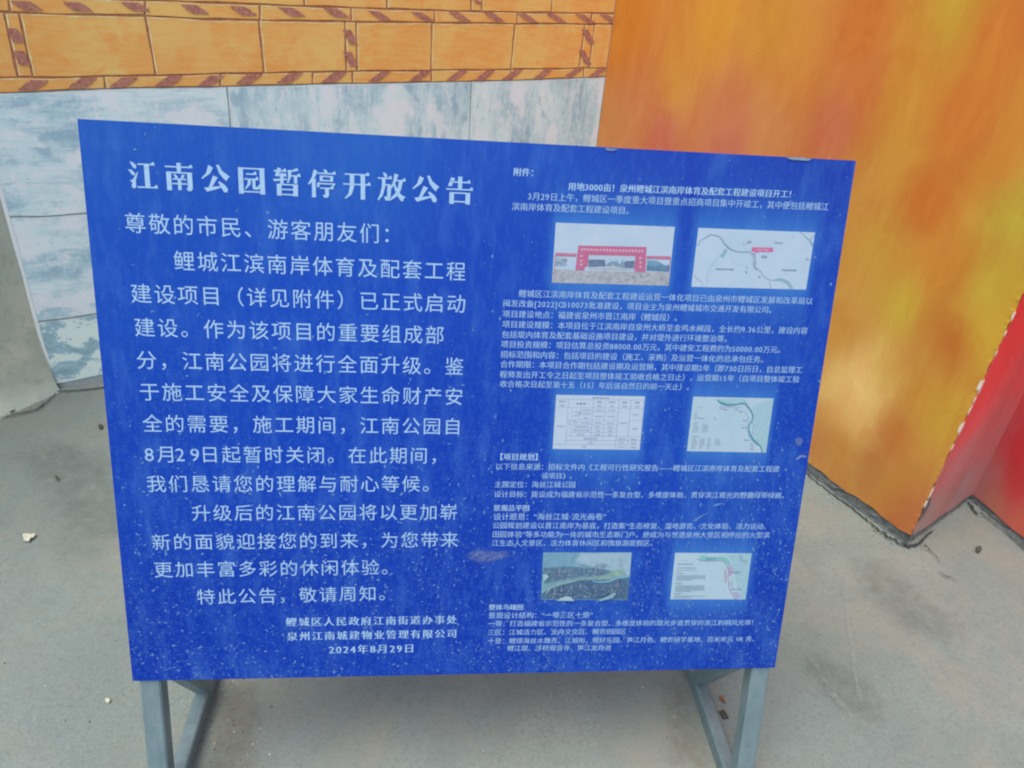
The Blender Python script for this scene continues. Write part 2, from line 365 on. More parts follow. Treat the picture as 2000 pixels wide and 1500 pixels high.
hi3 = lambda s: L1(s) + .345
row(hi2, hi3, [(WLEN * i / 8, WLEN * i / 8) for i in range(8)] + [END], 80)
hi4 = lambda s: L1(s) + .63
row(hi3, hi4, [(WLEN * min(1, max(0, (i + .4) / 6)), WLEN * min(1, max(0, (i + .4) / 6))) for i in range(6)] + [END], 90)
hi5 = lambda s: L1(s) + .69
row(hi4, hi5, [(WLEN * i / 8, WLEN * i / 8) for i in range(8)] + [END], 97)
hi6 = lambda s: WTOP - .003
row(hi5, hi6, [(WLEN * min(1, (i + .0) / 6), WLEN * min(1, (i + .0) / 6)) for i in range(6)] + [END], 103)
def owner(lst, p):
    s = WP.px(p)[0]
    for o, a, b in lst:
        if a <= s <= b: return o
    return lst[-1][0]
k = 0
for x, y in [(52, 11), (152, 13), (265, 13), (380, 18), (475, 21), (570, 23), (657, 25), (741, 30), (825, 32), (897, 32), (965, 33), (1030, 35), (1086, 35), (1143, 36), (1190, 37)]:
    dash(owner(upb, (x, y)), (x - 13, y - 9), (x + 13, y + 9), .052 if x < 700 else .042, seed=k); k += 1
for x, y in [(65, 166), (162, 161), (241, 161), (330, 158), (412, 157), (486, 154), (566, 152), (652, 151), (741, 149), (820, 148), (892, 147), (946, 147), (1000, 146), (1060, 144), (1118, 143), (1167, 141)]:
    dash(owner(lowb, (x, y)), (x + 13, y - 10), (x - 13, y + 10), .050 if x < 700 else .040, seed=k); k += 1
for x, y in [(30, 70), (43, 114), (684, 73), (684, 116), (1148, 72), (1142, 113)]:
    dash(owner(rowa, (x, y)), (x - 7, y - 15), (x + 7, y + 13), .030, seed=k); k += 1
dash(owner(tops, (931, 3)), (925, -4), (937, 8), .02, seed=k)
# pale stone courses
c1 = row(J1, L4, [START, cut(443, 172, 449, 243), cut(920, 160, 916, 276), END], 120, mat='stone_v', gap=.003, proud=.0025, hmat='whilite')
c1[0][0].data.materials[0] = M['stone_h']
jb = lambda s: .012 + .006 * math.sin(s * 9)
row(J2, J1, [START, (.62, .62), (1.27, 1.27), END], 130, mat='stone_h', gap=.004, proud=.0025, hmat='whilite')
row(jb, J2, [START, (.42, .42), (.98, .98), (1.6, 1.6), END], 140, mat='stone_low', gap=.004, proud=.0025, hmat='whilite')

# ---------------------------------------------------------------- coloured murals painted from sample spots
def paint(P, pts, S, Zc, sz=.14, ss=.10, surf='orange'):
    A = [];
    for (x, y, c) in pts: s, z = P.px((x, y)); A.append((s, z, *lin(c)))
    A = np.array(A); out = np.zeros((len(S), 3)); wsum = np.zeros(len(S))
    for s, z, r, g, b in A:
        d2 = ((S - s) / ss) ** 2 + ((Zc - z) / sz) ** 2; w = 1.0 / (.09 + d2 ** 1.5); out += w[:, None] * np.array([r, g, b]); wsum += w
    return np.clip(out / wsum[:, None] / np.array(K[surf]), .003, .85)
ORANGE_PTS = [(1230, 30, (192, 122, 45)), (1400, 40, (196, 132, 46)), (1320, 150, (192, 128, 52)), (1500, 60, (188, 126, 45)), (1690, 60, (188, 104, 40)), (1560, 130, (190, 120, 48)), (1850, 40, (182, 142, 45)), (1800, 100, (188, 120, 42)),
  (1960, 60, (190, 110, 40)), (1250, 225, (188, 116, 66)), (1420, 235, (186, 110, 66)), (1630, 255, (182, 98, 66)), (1290, 280, (184, 100, 76)), (1500, 270, (186, 116, 66)), (1420, 285, (180, 94, 76)), (1760, 180, (190, 134, 46)), (1700, 160, (186, 104, 48)), (1880, 230, (190, 106, 38)),
  (1690, 350, (184, 124, 50)), (1760, 300, (188, 128, 46)), (1820, 400, (188, 108, 38)), (1975, 420, (176, 150, 50)), (1960, 300, (188, 116, 42)), (1720, 480, (184, 134, 50)), (1840, 510, (188, 116, 42)), (1950, 560, (178, 142, 46)), (1650, 640, (186, 132, 55)), (1760, 600, (184, 146, 48)), (1860, 680, (176, 100, 38)), (1940, 640, (188, 146, 45)),
  (1690, 745, (226, 188, 120)), (1684, 775, (220, 182, 112)), (1660, 812, (212, 174, 104)), (1715, 735, (190, 150, 62)), (1640, 870, (178, 130, 56)), (1745, 850, (172, 94, 38)), (1800, 780, (180, 122, 42)), (1840, 810, (184, 138, 46)), (1700, 920, (166, 106, 52)), (1765, 1000, (166, 92, 52)), (1740, 960, (170, 108, 44)), (1600, 880, (176, 120, 64)), (1300, 420, (180, 110, 50)), (1400, 560, (176, 116, 46)), (1250, 520, (184, 110, 60)), (1500, 640, (176, 100, 42))]
OP = Plane(INNER, math.atan2(*(OR_B - INNER)[1::-1]))
OLEN = float(np.linalg.norm((OR_B - INNER)[:2]))
def wall_grid(P, s0, s1, z0, z1, ns, nz, edge=None, low=None):
    S, Zg = np.meshgrid(np.linspace(s0, s1, ns), np.linspace(z0, z1, nz)); D = np.zeros_like(S)
    if low is not None: Zg[0] = low(S[0])
    if edge is not None: e = edge(Zg[:, -1]); S[:, -1] += e[0]; D[:, -1] += e[1]
    S, Zg, D = S.ravel(), Zg.ravel(), D.ravel()
    v = [P.at(a, b, c) for a, b, c in zip(S, Zg, D)]
    f = [(j * ns + i, j * ns + i + 1, (j + 1) * ns + i + 1, (j + 1) * ns + i) for j in range(nz - 1) for i in range(ns - 1)]
    return v, f, S, Zg
orange = tag(empty('mural_pillar_wall', OP.at(OLEN, 0)), 'orange and yellow flame painted wall with chipped corner beside the notice board', 'wall', kind='thing')
ez = RNG.uniform(-1, 1, 400)
def edge_noise(z): i = np.clip((z / WTOP * 399).astype(int), 0, 399); return (ez[i] * .0016 - .001, ez[(i * 7) % 400] * .0012 - .001)
def low_noise(s): return .040 + .004 * np.sin(s * 31) + .002 * np.sin(s * 93 + 1)
v, f, S, Zg = wall_grid(OP, 0.001, OLEN, .04, WTOP, 120, 240, edge_noise, low_noise)
mesh_obj('mural_face', v, f, M['mural'], orange, cols=paint(OP, ORANGE_PTS, S, Zg))
# red return face of the same wall
RB = ground((1893, 978))
RP = Plane(OP.at(OLEN, 0), math.atan2(*(RB - OR_B)[1::-1])); RLEN = float(np.linalg.norm((RB - OR_B)[:2]))
RED_PTS = [(1995, 640, (196, 62, 60)), (1950, 720, (198, 66, 66)), (1900, 830, (190, 78, 80)), (1920, 780, (196, 70, 70)), (1850, 930, (164, 96, 98)), (1880, 900, (158, 108, 108)), (1830, 990, (146, 108, 104)), (1810, 1010, (132, 118, 112)), (1880, 950, (136, 112, 112)), (1990, 750, (186, 78, 78)), (1930, 870, (156, 92, 94)), (1960, 800, (160, 84, 86)), (2010, 560, (194, 58, 56)), (2040, 480, (190, 56, 52))]
v, f, S, Zg = wall_grid(RP, 0.0, RLEN + .02, .03, WTOP, 40, 160, None, lambda s: .03 + .003 * np.sin(s * 40))
mesh_obj('return_face', v, f, M['red'], orange, cols=paint(RP, RED_PTS, S, Zg, .12, .08, 'red'))
# chipped plaster along the corner
mb = MB()
corner = OP.at(OLEN, 0)
def chip(mb, z, h, w, side, seed):
    rr = random.Random(seed); P, sg, base = (OP, -1, OLEN) if side == 0 else (RP, 1, 0.0)
    pts = []
    n = 9
    for i in range(n):
        t = 2 * math.pi * i / n; pts.append((base + sg * w * (.5 + .5 * math.cos(t)) * rr.uniform(.6, 1.1), z + h * .5 * math.sin(t) * rr.uniform(.7, 1.1)))
    k = len(pts); v = [P.at(a, b, .0016) for a, b in pts] + [P.at(a, b, -.001) for a, b in pts]
    mb.add(v, [tuple(range(k)) if sg * 1 > 0 else tuple(range(k))[::-1]] + [(i, (i + 1) % k, (i + 1) % k + k, i + k) for i in range(k)])
def zpx(y):                                            # height on the corner line for picture row y
    lo, hi = 0.0, 2.6
    for _ in range(40):
        mid = (lo + hi) / 2; q = ROT.T @ (corner + np.array([0, 0, mid]) - CAM); yy = CY + F_PX * q[1] / q[2]
        lo, hi = (mid, hi) if yy > y else (lo, mid)
    return lo
for i, (y, hpx, wm) in enumerate([(618, 18, .006), (652, 12, .006), (690, 10, .004), (757, 30, .014), (781, 14, .010), (803, 18, .009), (838, 26, .010), (874, 12, .006), (962, 22, .006), (985, 16, .006)]):
    z = zpx(y); h = abs(zpx(y - hpx / 2) - zpx(y + hpx / 2)); mb = MB(); chip(mb, z, h * 1.2, wm, 1, i); mb.build('plaster_chip', M['plaster'], orange)
    if i % 3 == 0: mb = MB(); chip(mb, z + .003, h * .8, wm * .5, 0, i + 50); mb.build('plaster_chip', M['plaster'], orange)
mb = MB(); rr = random.Random(5); z = .06                          # thin broken line of bare plaster between the larger chips
while z < WTOP - .02:
    L = rr.uniform(.008, .05); n = 6
    if rr.random() < .55:
        a = [(rr.uniform(.0004, .0024), z + L * q / n) for q in range(n + 1)]; v = []
        for w, zz in a: v += [RP.at(0.0, zz, .0012), RP.at(w, zz, .0012)]
        mb.add(v, [(2 * q, 2 * q + 1, 2 * q + 3, 2 * q + 2) for q in range(n)])
    z += L + rr.uniform(0, .02)
tag(mb.build('worn_edge', M['plaster'], orange), kind='stuff')
# broken-away hollow near the foot of the corner
mb = MB(); zz = zpx(1000); pts = [(0.0, zz - .040), (.014, zz - .036), (.030, zz - .014), (.036, zz + .014), (.027, zz + .032), (.018, zz + .050), (.006, zz + .058), (0.0, zz + .05)]
k = len(pts); mb.add([RP.at(a, b, .0012) for a, b in pts], [tuple(range(k))]); mb.build('spalled_patch', M['footing'], orange)
# rough unpainted footing strip under the paint
def footing(name, P, s0, s1, z1, parent, d=.006, n=70, seed=0):
    rr = np.random.default_rng(seed); v = []; rows = 5
    for j in range(rows):
        for i in range(n + 1):
            s = s0 + (s1 - s0) * i / n; z = -.01 + (z1 + .01) * j / (rows - 1); v.append(P.at(s, z, -d + rr.normal(0, .0022) + (.004 if j == 0 else 0)))
    return mesh_obj(name, v, [(j * (n + 1) + i, j * (n + 1) + i + 1, (j + 1) * (n + 1) + i + 1, (j + 1) * (n + 1) + i) for j in range(rows - 1) for i in range(n)], M['footing'], parent)
footing('footing', OP, 0, OLEN + .004, .05, orange, seed=1); footing('footing', RP, -.004, RLEN, .04, orange, seed=2, n=30)
v, f = box_w(OP, 0, OLEN - .03, 0, WTOP - .005, -.02, -.2); mesh_obj('core', v, f, M['footing'], orange)
# far red wall
FR_A, FR_B = ground((1900, 981)), ground((2000, 1066)); fang = math.atan2(*(FR_B - FR_A)[1::-1])
FP = Plane(FR_A, fang)
far = tag(empty('red_wall', FP.at(.3, 0)), 'deep red painted wall coming forward past the orange corner', 'wall', kind='thing')
FAR_PTS = [(1990, 880, (168, 44, 50)), (1960, 840, (156, 62, 66)), (1930, 930, (148, 80, 78)), (1985, 950, (166, 50, 54)), (1990, 1030, (164, 76, 60)), (1940, 985, (156, 98, 80)), (1915, 940, (140, 96, 92)), (2000, 780, (164, 60, 62)), (2060, 900, (170, 40, 46))]
v, f, S, Zg = wall_grid(FP, -.03, 1.3, .02, WTOP, 60, 120, None, lambda s: .022 + .003 * np.sin(s * 33))
mesh_obj('mural_face', v, f, M['red2'], far, cols=paint(FP, FAR_PTS, S, Zg, .10, .06, 'far'))
footing('footing', FP, -.02, 1.3, .03, far, seed=3, d=.004)
v, f = box_w(FP, 0.0, 1.28, 0, WTOP - .005, -.02, -.16); mesh_obj('core', v, f, M['footing'], far)
# grey rendered return wall at the other end
g1 = ground((0, 803)); gang = math.atan2(*(g1 - W0)[1::-1])
GP = Plane(W0, gang)
gw = tag(empty('rendered_wall', GP.at(.2, 0)), 'bare grey rendered wall meeting the pale painted stone mural', 'wall', kind='thing')
ns, nz = 50, 90; S, Zg = np.meshgrid(np.linspace(0, 1.5, ns), np.linspace(-.01, WTOP, nz))
D = .0015 * np.sin(S * 9 + Zg * 5) + .001 * np.sin(Zg * 17 - S * 6) + .035 * np.exp(-Zg / .05)
mesh_obj('render_coat', [GP.at(a, b, c) for a, b, c in zip(S.ravel(), Zg.ravel(), D.ravel())], [(j * ns + i, j * ns + i + 1, (j + 1) * ns + i + 1, (j + 1) * ns + i) for j in range(nz - 1) for i in range(ns - 1)], M['grey'], gw, smooth=True)
v, f = box_w(GP, 0.0, 1.48, 0, WTOP - .005, -.02, -.2); mesh_obj('core', v, f, M['footing'], gw)
v, f = box_w(WP, -.004, .007, .02, WTOP - .01, .0, .004); mesh_obj('white_edge', v, f, M['whilite'], brick_wall)

# ---------------------------------------------------------------- cracks, scuffs (marks of the ground)
def ribbon(name, pts, widths, mat, parent, z=.0045, jit=.3, seed=0, sub=5):
    rr = random.Random(seed); P = [ground(p, z) for p in pts]; Q = []; Wd = []
    for i in range(len(P) - 1):
        for j in range(sub):
            t = j / sub; Q.append(P[i] * (1 - t) + P[i + 1] * t); Wd.append(widths[i] * (1 - t) + widths[i + 1] * t)
    Q.append(P[-1]); Wd.append(widths[-1]); v = []
    for i, q in enumerate(Q):
        d = Q[min(i + 1, len(Q) - 1)] - Q[max(i - 1, 0)]; d /= np.linalg.norm(d); n = np.array([-d[1], d[0], 0]); c = q + n * rr.uniform(-1, 1) * Wd[i] * jit
        v += [c + n * Wd[i] * rr.uniform(.3, .7), c - n * Wd[i] * rr.uniform(.3, .7)]
    return mesh_obj(name, v, [(2 * i, 2 * i + 1, 2 * i + 3, 2 * i + 2) for i in range(len(Q) - 1)], mat, parent)
ribbon('crack', [(1560, 912), (1600, 945), (1655, 985), (1700, 1020), (1735, 1048), (1768, 1066)], [.007, .004, .006, .006, .010, .008], M['crack'], GROUND, seed=1, sub=14, jit=.8)
ribbon('crack', [(1768, 1066), (1792, 1064), (1808, 1048), (1822, 1036)], [.014, .008, .006, .003], M['crack'], GROUND, seed=2)
ribbon('crack', [(1806, 1062), (1816, 1074), (1828, 1084), (1836, 1100)], [.003, .003, .002, .001], M['crack'], GROUND, seed=3)
ribbon('crack', [(1893, 980), (1905, 1000), (1912, 1006)], [.010, .007, .002], M['crack'], GROUND, seed=4)
ribbon('crack', [(1915, 1000), (1960, 1035), (2010, 1078)], [.004, .004, .006], M['crack'], GROUND, seed=5, sub=9)
ribbon('crack', [(0, 815), (35, 808), (70, 800), (92, 784), (108, 768)], [.003, .006, .006, .005, .004], M['crack'], GROUND, seed=6)
ribbon('crack', [(0, 798), (22, 804), (36, 792)], [.006, .009, .003], M['crack'], GROUND, seed=7)
ribbon('crack', [(112, 764), (150, 762), (205, 756)], [.006, .006, .006], M['crack'], GROUND, seed=8)
ribbon('crack', [(1832, 1115), (1846, 1124), (1872, 1132)], [.002, .004, .001], M['crack'], GROUND, seed=9)
light('ground')
def stain(name, pts, widths, mat, z, seed=0, sub=8):
    """a smudge that thins out towards its rim"""
    rr = random.Random(seed); P = [ground(p, z) for p in pts]; Q, Wd = [], []
    for i in range(len(P) - 1):
        for j in range(sub): t = j / sub; Q.append(P[i] * (1 - t) + P[i + 1] * t); Wd.append(widths[i] * (1 - t) + widths[i + 1] * t)
    Q.append(P[-1]); Wd.append(widths[-1]); v, c = [], []; n_ = len(Q)
    for i, q in enumerate(Q):
        d = Q[min(i + 1, n_ - 1)] - Q[max(i - 1, 0)]; d /= np.linalg.norm(d); nn = np.array([-d[1], d[0], 0]); w = Wd[i] * rr.uniform(.8, 1.2); e = min(1, i / 3, (n_ - 1 - i) / 3)
        for k, a in ((-1, 0), (-.4, .8), (.4, .8), (1, 0)): v.append(q + nn * w * k); c.append((a * e,) * 3)
    return mesh_obj(name, v, [(4 * i + k, 4 * i + k + 1, 4 * i + k + 5, 4 * i + k + 4) for i in range(n_ - 1) for k in range(3)], mat, GROUND, cols=np.array(c))
scuff = m_stain('pale_scuff', (166, 174, 170), .6, 70, .40, .68); wear = m_stain('dark_wear', (116, 125, 123), .45, 26, .30, .66); brown = m_stain('brown_dust', (140, 132, 116), .4, 40, .34, .62)
stain('scuff_mark', [(1578, 1286), (1590, 1296), (1606, 1314)], [.012, .014, .008], scuff, .006, 11, 5)
stain('scuff_mark', [(1608, 1322), (1622, 1352), (1640, 1372), (1672, 1408)], [.008, .013, .013, .005], scuff, .006, 12)
stain('scuff_mark', [(1646, 1120), (1658, 1230), (1672, 1320), (1684, 1390)], [.005, .006, .007, .008], scuff, .0064, 13)
stain('scuff_mark', [(1560, 1270), (1650, 1340), (1740, 1410)], [.03, .09, .04], wear, .0052, 14)
stain('scuff_mark', [(1690, 1080), (1760, 1180), (1900, 1250)], [.06, .12, .08], wear, .0052, 17)
stain('scuff_mark', [(60, 860), (160, 930), (190, 1100)], [.08, .14, .10], wear, .0052, 18)
stain('dust_drift', [(480, 1320), (468, 1400), (450, 1500), (440, 1620)], [.03, .05, .07, .08], brown, .0056, 15)
stain('dust_drift', [(1310, 1320), (1330, 1400), (1350, 1500), (1365, 1600)], [.03, .05, .06, .07], brown, .0056, 16)
light('board')

# ---------------------------------------------------------------- notice board frame of reference
W_BOARD = 1.2
QUAD = [(151, 232), (1672, 314), (1514, 1304), (260, 1330)]
Amat = []
for (a, b), (u, w) in zip([(0, 0), (1, 0), (1, 1), (0, 1)], QUAD):
    Amat.append([a, b, 1, 0, 0, 0, -u * a, -u * b, -u]); Amat.append([0, 0, 0, a, b, 1, -w * a, -w * b, -w])
Hm = np.linalg.svd(np.array(Amat))[2][-1].reshape(3, 3)
Mm = np.linalg.inv(np.array([[F_PX, 0, CX], [0, F_PX, CY], [0, 0, 1.0]])) @ Hm
if Mm[2, 2] < 0: Mm = -Mm
sc = W_BOARD / np.linalg.norm(Mm[:, 0])
B_TL = CAM + ROT @ (Mm[:, 2] * sc); uA = ROT @ (Mm[:, 0] * sc); vB = ROT @ (Mm[:, 1] * sc)
H_BOARD = float(np.linalg.norm(vB)); U = uA / W_BOARD; V = vB / H_BOARD; V = V - U * np.dot(U, V); V /= np.linalg.norm(V)
N = np.cross(U, V); N = N if np.dot(N, CAM - B_TL) > 0 else -N
def BP(u, v, n=0.0): return B_TL + U * u + V * v + N * n
def buv(p): q = on_plane(p, B_TL, N) - B_TL; return float(np.dot(q, U)), float(np.dot(q, V))
BACKH = np.array([U[1], -U[0], 0]); BACKH = BACKH if BACKH[1] > 0 else -BACKH; BACKH /= np.linalg.norm(BACKH)
UP = np.array([0, 0, 1.0])
LEG_W = .036
u_l, u_r = .009 + LEG_W / 2, W_BOARD - .006 - LEG_W / 2
def leg_v(u):                                          # where the leg line meets the ground
    return float(-B_TL[2] - U[2] * u) / V[2]
board = tag(empty('notice_board', (BP(W_BOARD / 2, leg_v(W_BOARD / 2)))), 'blue park closure notice board leaning back on a grey steel frame', 'notice board')
board.location.z = 0.0

# panel ---------------------------------------------------------------
nu, nv = 200, 160
Ug, Vg = np.meshgrid(np.linspace(0, W_BOARD, nu), np.linspace(0, H_BOARD, nv)); ug, vg = Ug.ravel(), Vg.ravel()
CTRL = [(160, 240, (56, 108, 206)), (700, 290, (64, 116, 212)), (1000, 320, (54, 96, 206)), (1300, 330, (54, 80, 196)), (1640, 330, (54, 76, 190)), (230, 500, (36, 90, 204)), (600, 620, (32, 88, 208)), (940, 500, (36, 80, 204)), (1300, 620, (46, 98, 210)), (1600, 520, (42, 82, 200)), (240, 900, (26, 78, 198)), (600, 850, (28, 80, 204)), (930, 850, (26, 72, 198)), (1300, 830, (34, 84, 202)), (1540, 850, (30, 76, 196)), (270, 1250, (18, 62, 186)), (600, 1200, (22, 68, 192)), (930, 1150, (24, 66, 190)), (1250, 1200, (28, 74, 196)), (1480, 1250, (24, 66, 188))]  # faded top, with the sky's reflection also put into these paler colours
pc = np.zeros((len(ug), 3)); ws = np.zeros(len(ug))
for x, y, c in CTRL:
    a, b = buv((x, y)); w = 1 / (.01 + ((ug - a) ** 2 + (vg - b) ** 2)) ** 1.6; pc += w[:, None] * lin(c); ws += w
pc /= ws[:, None]; pc = pc * np.array([.42, .72, .86])
PIC = {'arch': [(1085.5, 434.7), (1318, 443), (1305.7, 558), (1078, 552)], 'map': [(1364, 445), (1592, 454), (1574, 565.7), (1350, 560)], 'table': [(1086, 771), (1260, 774), (1249.5, 878.5), (1079, 876.7)],
       'plan': [(1354, 774.5), (1511, 778), (1496, 884), (1341.5, 881)], 'aerial': [(1061, 1079), (1234, 1078.5), (1226, 1172), (1056.5, 1171)], 'zones': [(1318.5, 1079.5), (1468, 1080.5), (1456, 1170.5), (1309, 1170.5)]}
band_pale = lin((70, 138, 218))
for k, q in PIC.items():                                # paler printed bands behind each picture
    uv = np.array([buv(p) for p in q]); u0, u1 = uv[:, 0].min(), uv[:, 0].max(); v0, v1 = uv[:, 1].min(), uv[:, 1].max()
    au = 1 / (1 + np.exp(-(ug - u0 + .004) / .003)) / (1 + np.exp((ug - u1 - .004) / .003)); av = np.exp(-np.maximum(0, np.maximum(v0 - vg, vg - v1)) / .035)
    m = (au * av * (.62 if k != 'aerial' else .15))[:, None]; pc = pc * (1 - m) + band_pale * m
pc = np.clip(pc / np.array(K['board']), .002, .85)
front = [BP(a, b, 0) for a, b in zip(ug, vg)]
fr = [(j * nu + i, (j + 1) * nu + i, (j + 1) * nu + i + 1, j * nu + i + 1) for j in range(nv - 1) for i in range(nu - 1)]
base = len(front); T = .005
rim = [j for j in range(nu)] + [j * nu + nu - 1 for j in range(1, nv)] + [(nv - 1) * nu + i for i in range(nu - 2, -1, -1)] + [j * nu for j in range(nv - 2, 0, -1)]
backv = [BP(ug[i], vg[i], -T) for i in rim]; k = len(rim)
fr2 = [(rim[i], rim[(i + 1) % k], base + (i + 1) % k, base + i) for i in range(k)] + [tuple(base + i for i in range(k))[::-1]]
mesh_obj('panel', front + backv, fr + fr2, [M['panel'], M['back']], board, [0] * len(fr) + [1] * len(fr2), cols=np.r_[pc, np.full((k, 3), .4)])

def tube(a, b, w, h, side, mb, m=0, bev=.003):
    """square tube from a to b; side is the direction of its width"""
    a, b = np.array(a, float), np.array(b, float); d = (b - a) / np.linalg.norm(b - a); side = side - d * np.dot(side, d); side /= np.linalg.norm(side); up = np.cross(d, side)
    ring = []
    for sx_, sy_ in ((1, 1), (-1, 1), (-1, -1), (1, -1)):
        c1, c2 = (sx_ * (w / 2), sy_ * (h / 2 - bev)), (sx_ * (w / 2 - bev), sy_ * (h / 2))
        ring += ([c1, c2] if sx_ * sy_ > 0 else [c2, c1])
    v = [a + side * x + up * y for x, y in ring] + [b + side * x + up * y for x, y in ring]
    mb.add(v, [tuple(range(8))[::-1], tuple(range(8, 16))] + [(i, (i + 1) % 8, (i + 1) % 8 + 8, i + 8) for i in range(8)], m)
RV = {}
for u in (u_l, u_r):
    foot = BP(u, leg_v(u), -T - LEG_W / 2)
    foot = foot - V * ((foot[2] - .0) / V[2])          # slide along the leg to the ground
    topp = BP(u, .02, -T - LEG_W / 2)
    mb = MB(); tube(topp, foot - V * .004, LEG_W, LEG_W, U, mb); mb.build('leg', M['steel'], board)
    f0 = np.array([foot[0], foot[1], 0.0]) - BACKH * .004
    q0, q1 = (ground((349, 1500), .036), ground((384.5, 1368), .036)) if u == u_l else (ground((1421, 1500), .036), ground((1378, 1344), .036))
    bd = BACKH
    inn = U * (.0 if u == u_l else 0)
    b0 = f0 + UP * .0205 + BACKH * (LEG_W / 2 + .003); b1 = b0 + BACKH * .56
    mb = MB(); tube(b0, b1, .030, .040, U, mb); mb.build('base_rail', M['steel'], board)
    RV[u] = (b0, b1)
    # short brace from the leg down to the base rail
    pl = foot - V * .37; pb = b0 + BACKH * .275 + UP * .012
    mb = MB(); tube(pl - N * .012, pb, LEG_W * .9, .030, U, mb); mb.build('brace', M['steel'], board)
    wd = (pb - pl) / np.linalg.norm(pb - pl)
    for c_, sg in ((pl - N * .012 + wd * .022, 1), (pb - wd * .020, 1), (pb - wd * .004, -1)):
        c_ = c_ + np.cross(U, wd) * .0155 * sg; mb = MB(); tube(c_ - U * .016, c_ + U * .016, .006, .006, wd, mb, bev=.002); mb.build('weld_bead', M['steel'], board)
    # long rear strut up to the top of the leg
    mb = MB(); tube(BP(u, .12, -T - LEG_W * 1.4), b1 - BACKH * .03 + UP * .01, LEG_W * .9, .032, U, mb); mb.build('rear_strut', M['steel'], board)
for vv in (.03, H_BOARD * .5, H_BOARD - .035):
    mb = MB(); tube(BP(u_l + LEG_W / 2 + .002, vv, -T - LEG_W / 2), BP(u_r - LEG_W / 2 - .002, vv, -T - LEG_W / 2), .03, .03, V, mb); mb.build('crossbar', M['steel'], board)
mb = MB(); e0, e1 = RV[u_l][1], RV[u_r][1]; tube(e0 - BACKH * .02 + U * .02, e1 - BACKH * .02 - U * .02, .03, .03, BACKH, mb); mb.build('crossbar', M['steel'], board)

# ---------------------------------------------------------------- printed lettering
GL = {}
def glyph(ch, off=0.0):
    key = (ch, off)
    if key not in GL:
        c = bpy.data.curves.new('glyph', 'FONT'); c.body = ch; c.size = 1; c.offset = off; c.resolution_u = 3
        o = bpy.data.objects.new('glyph', c); COL.objects.link(o); bpy.context.view_layer.update()
        me = bpy.data.meshes.new_from_object(o.evaluated_get(bpy.context.evaluated_depsgraph_get()))
        GL[key] = (np.array([v.co[:2] for v in me.vertices]).reshape(-1, 2), [tuple(p.vertices) for p in me.polygons])
        bpy.data.objects.remove(o); bpy.data.curves.remove(c); bpy.data.meshes.remove(me)
    return GL[key]
def unit(ch):
    if ch == ' ': return .35
    if ch in '.·': return .32
    if ch in '“”[]': return .42
    if ch.isascii(): return .56
    return 1.0
def text_line(name, s, pl, pr, last, ratio=1.0, single=False, off=0.0, smear=0, mat='text', units=None, n=.0002, hs=1.0, ink=.92):
    (ul, vl), (ur, vr) = buv(pl), buv(pr)
    us = [units.get(i, unit(ch)) if units else unit(ch) for i, ch in enumerate(s)]; cum = np.r_[0, np.cumsum(us)]
    k = s.rindex(last); pitch = (ur - ul) / (cum[k] + (ink if unit(s[k]) == 1 else .5) * ratio); em = pitch * ratio
    mb = MB()
    for i, ch in enumerate(s):
        if ch == ' ': continue
        g, fc = glyph(ch, off); 
        if not len(g): continue
        t = cum[i] * pitch / max(1e-6, (ur - ul)); vc = vl + (vr - vl) * min(t, 1.05)
        copies = [(0, 0)] if not smear else [(-smear, 0), (0, 1), (smear, 2)]
        for dx, kk in copies:
            x = ul + cum[i] * pitch - .04 * em + (g[:, 0] + dx) * em; y = vc - (g[:, 1] - .37) * em * hs
            mb.add([BP(a, b, n + kk * .00006) for a, b in zip(x, y)], fc)
        if single: mb.build(name, M[mat], board); mb = MB()
    return None if single else mb.build(name, M[mat], board)
BODY = [('尊敬的市民、游客朋友们：', (244, 435), (741, 457), '们'), ('鲤城江滨南岸体育及配套工程', (340, 509), (909, 531), '程'), ('建设项目（详见附件）已正式启动', (256, 573), (909, 594), '动'),
        ('建设。作为该项目的重要组成部', (263, 639), (867, 655), '部'), ('分，江南公园将进行全面升级。鉴', (267, 703), (905, 716), '鉴'), ('于施工安全及保障大家生命财产安', (273, 765), (904, 775), '安'),
        ('全的需要，施工期间，江南公园自', (279, 827), (901, 833), '自'), ('8月29日起暂时关闭。在此期间，', (283, 887), (835, 890), '间'), ('我们恳请您的理解与耐心等候。', (287, 945), (820, 945), '候'),
        ('升级后的江南公园将以更加崭', (375, 1002), (893, 1000), '崭'), ('新的面貌迎接您的到来，为您带来', (297, 1059), (894.5, 1054), '来'), ('更加丰富多彩的休闲体验。', (301, 1113), (740, 1108), '验'), ('特此公告，敬请周知。', (385, 1166), (735, 1159), '知')]
for s, a, b, l in BODY:
    text_line('character', s, a, b, l, .93, True, units={0: .56, 1: .86, 2: .68, 3: .46} if s[0] == '8' else None)
for s, a, b, l in [('鲤城区人民政府江南街道办事处', (559, 1215), (892, 1210), '处'), ('泉州江南城建物业管理有限公司', (561, 1243), (892, 1237), '司'), ('2024年8月29日', (643, 1269), (809, 1266), '日')]:
    text_line('signature_line', s, a, b, l, .88, off=-.006, smear=.034)
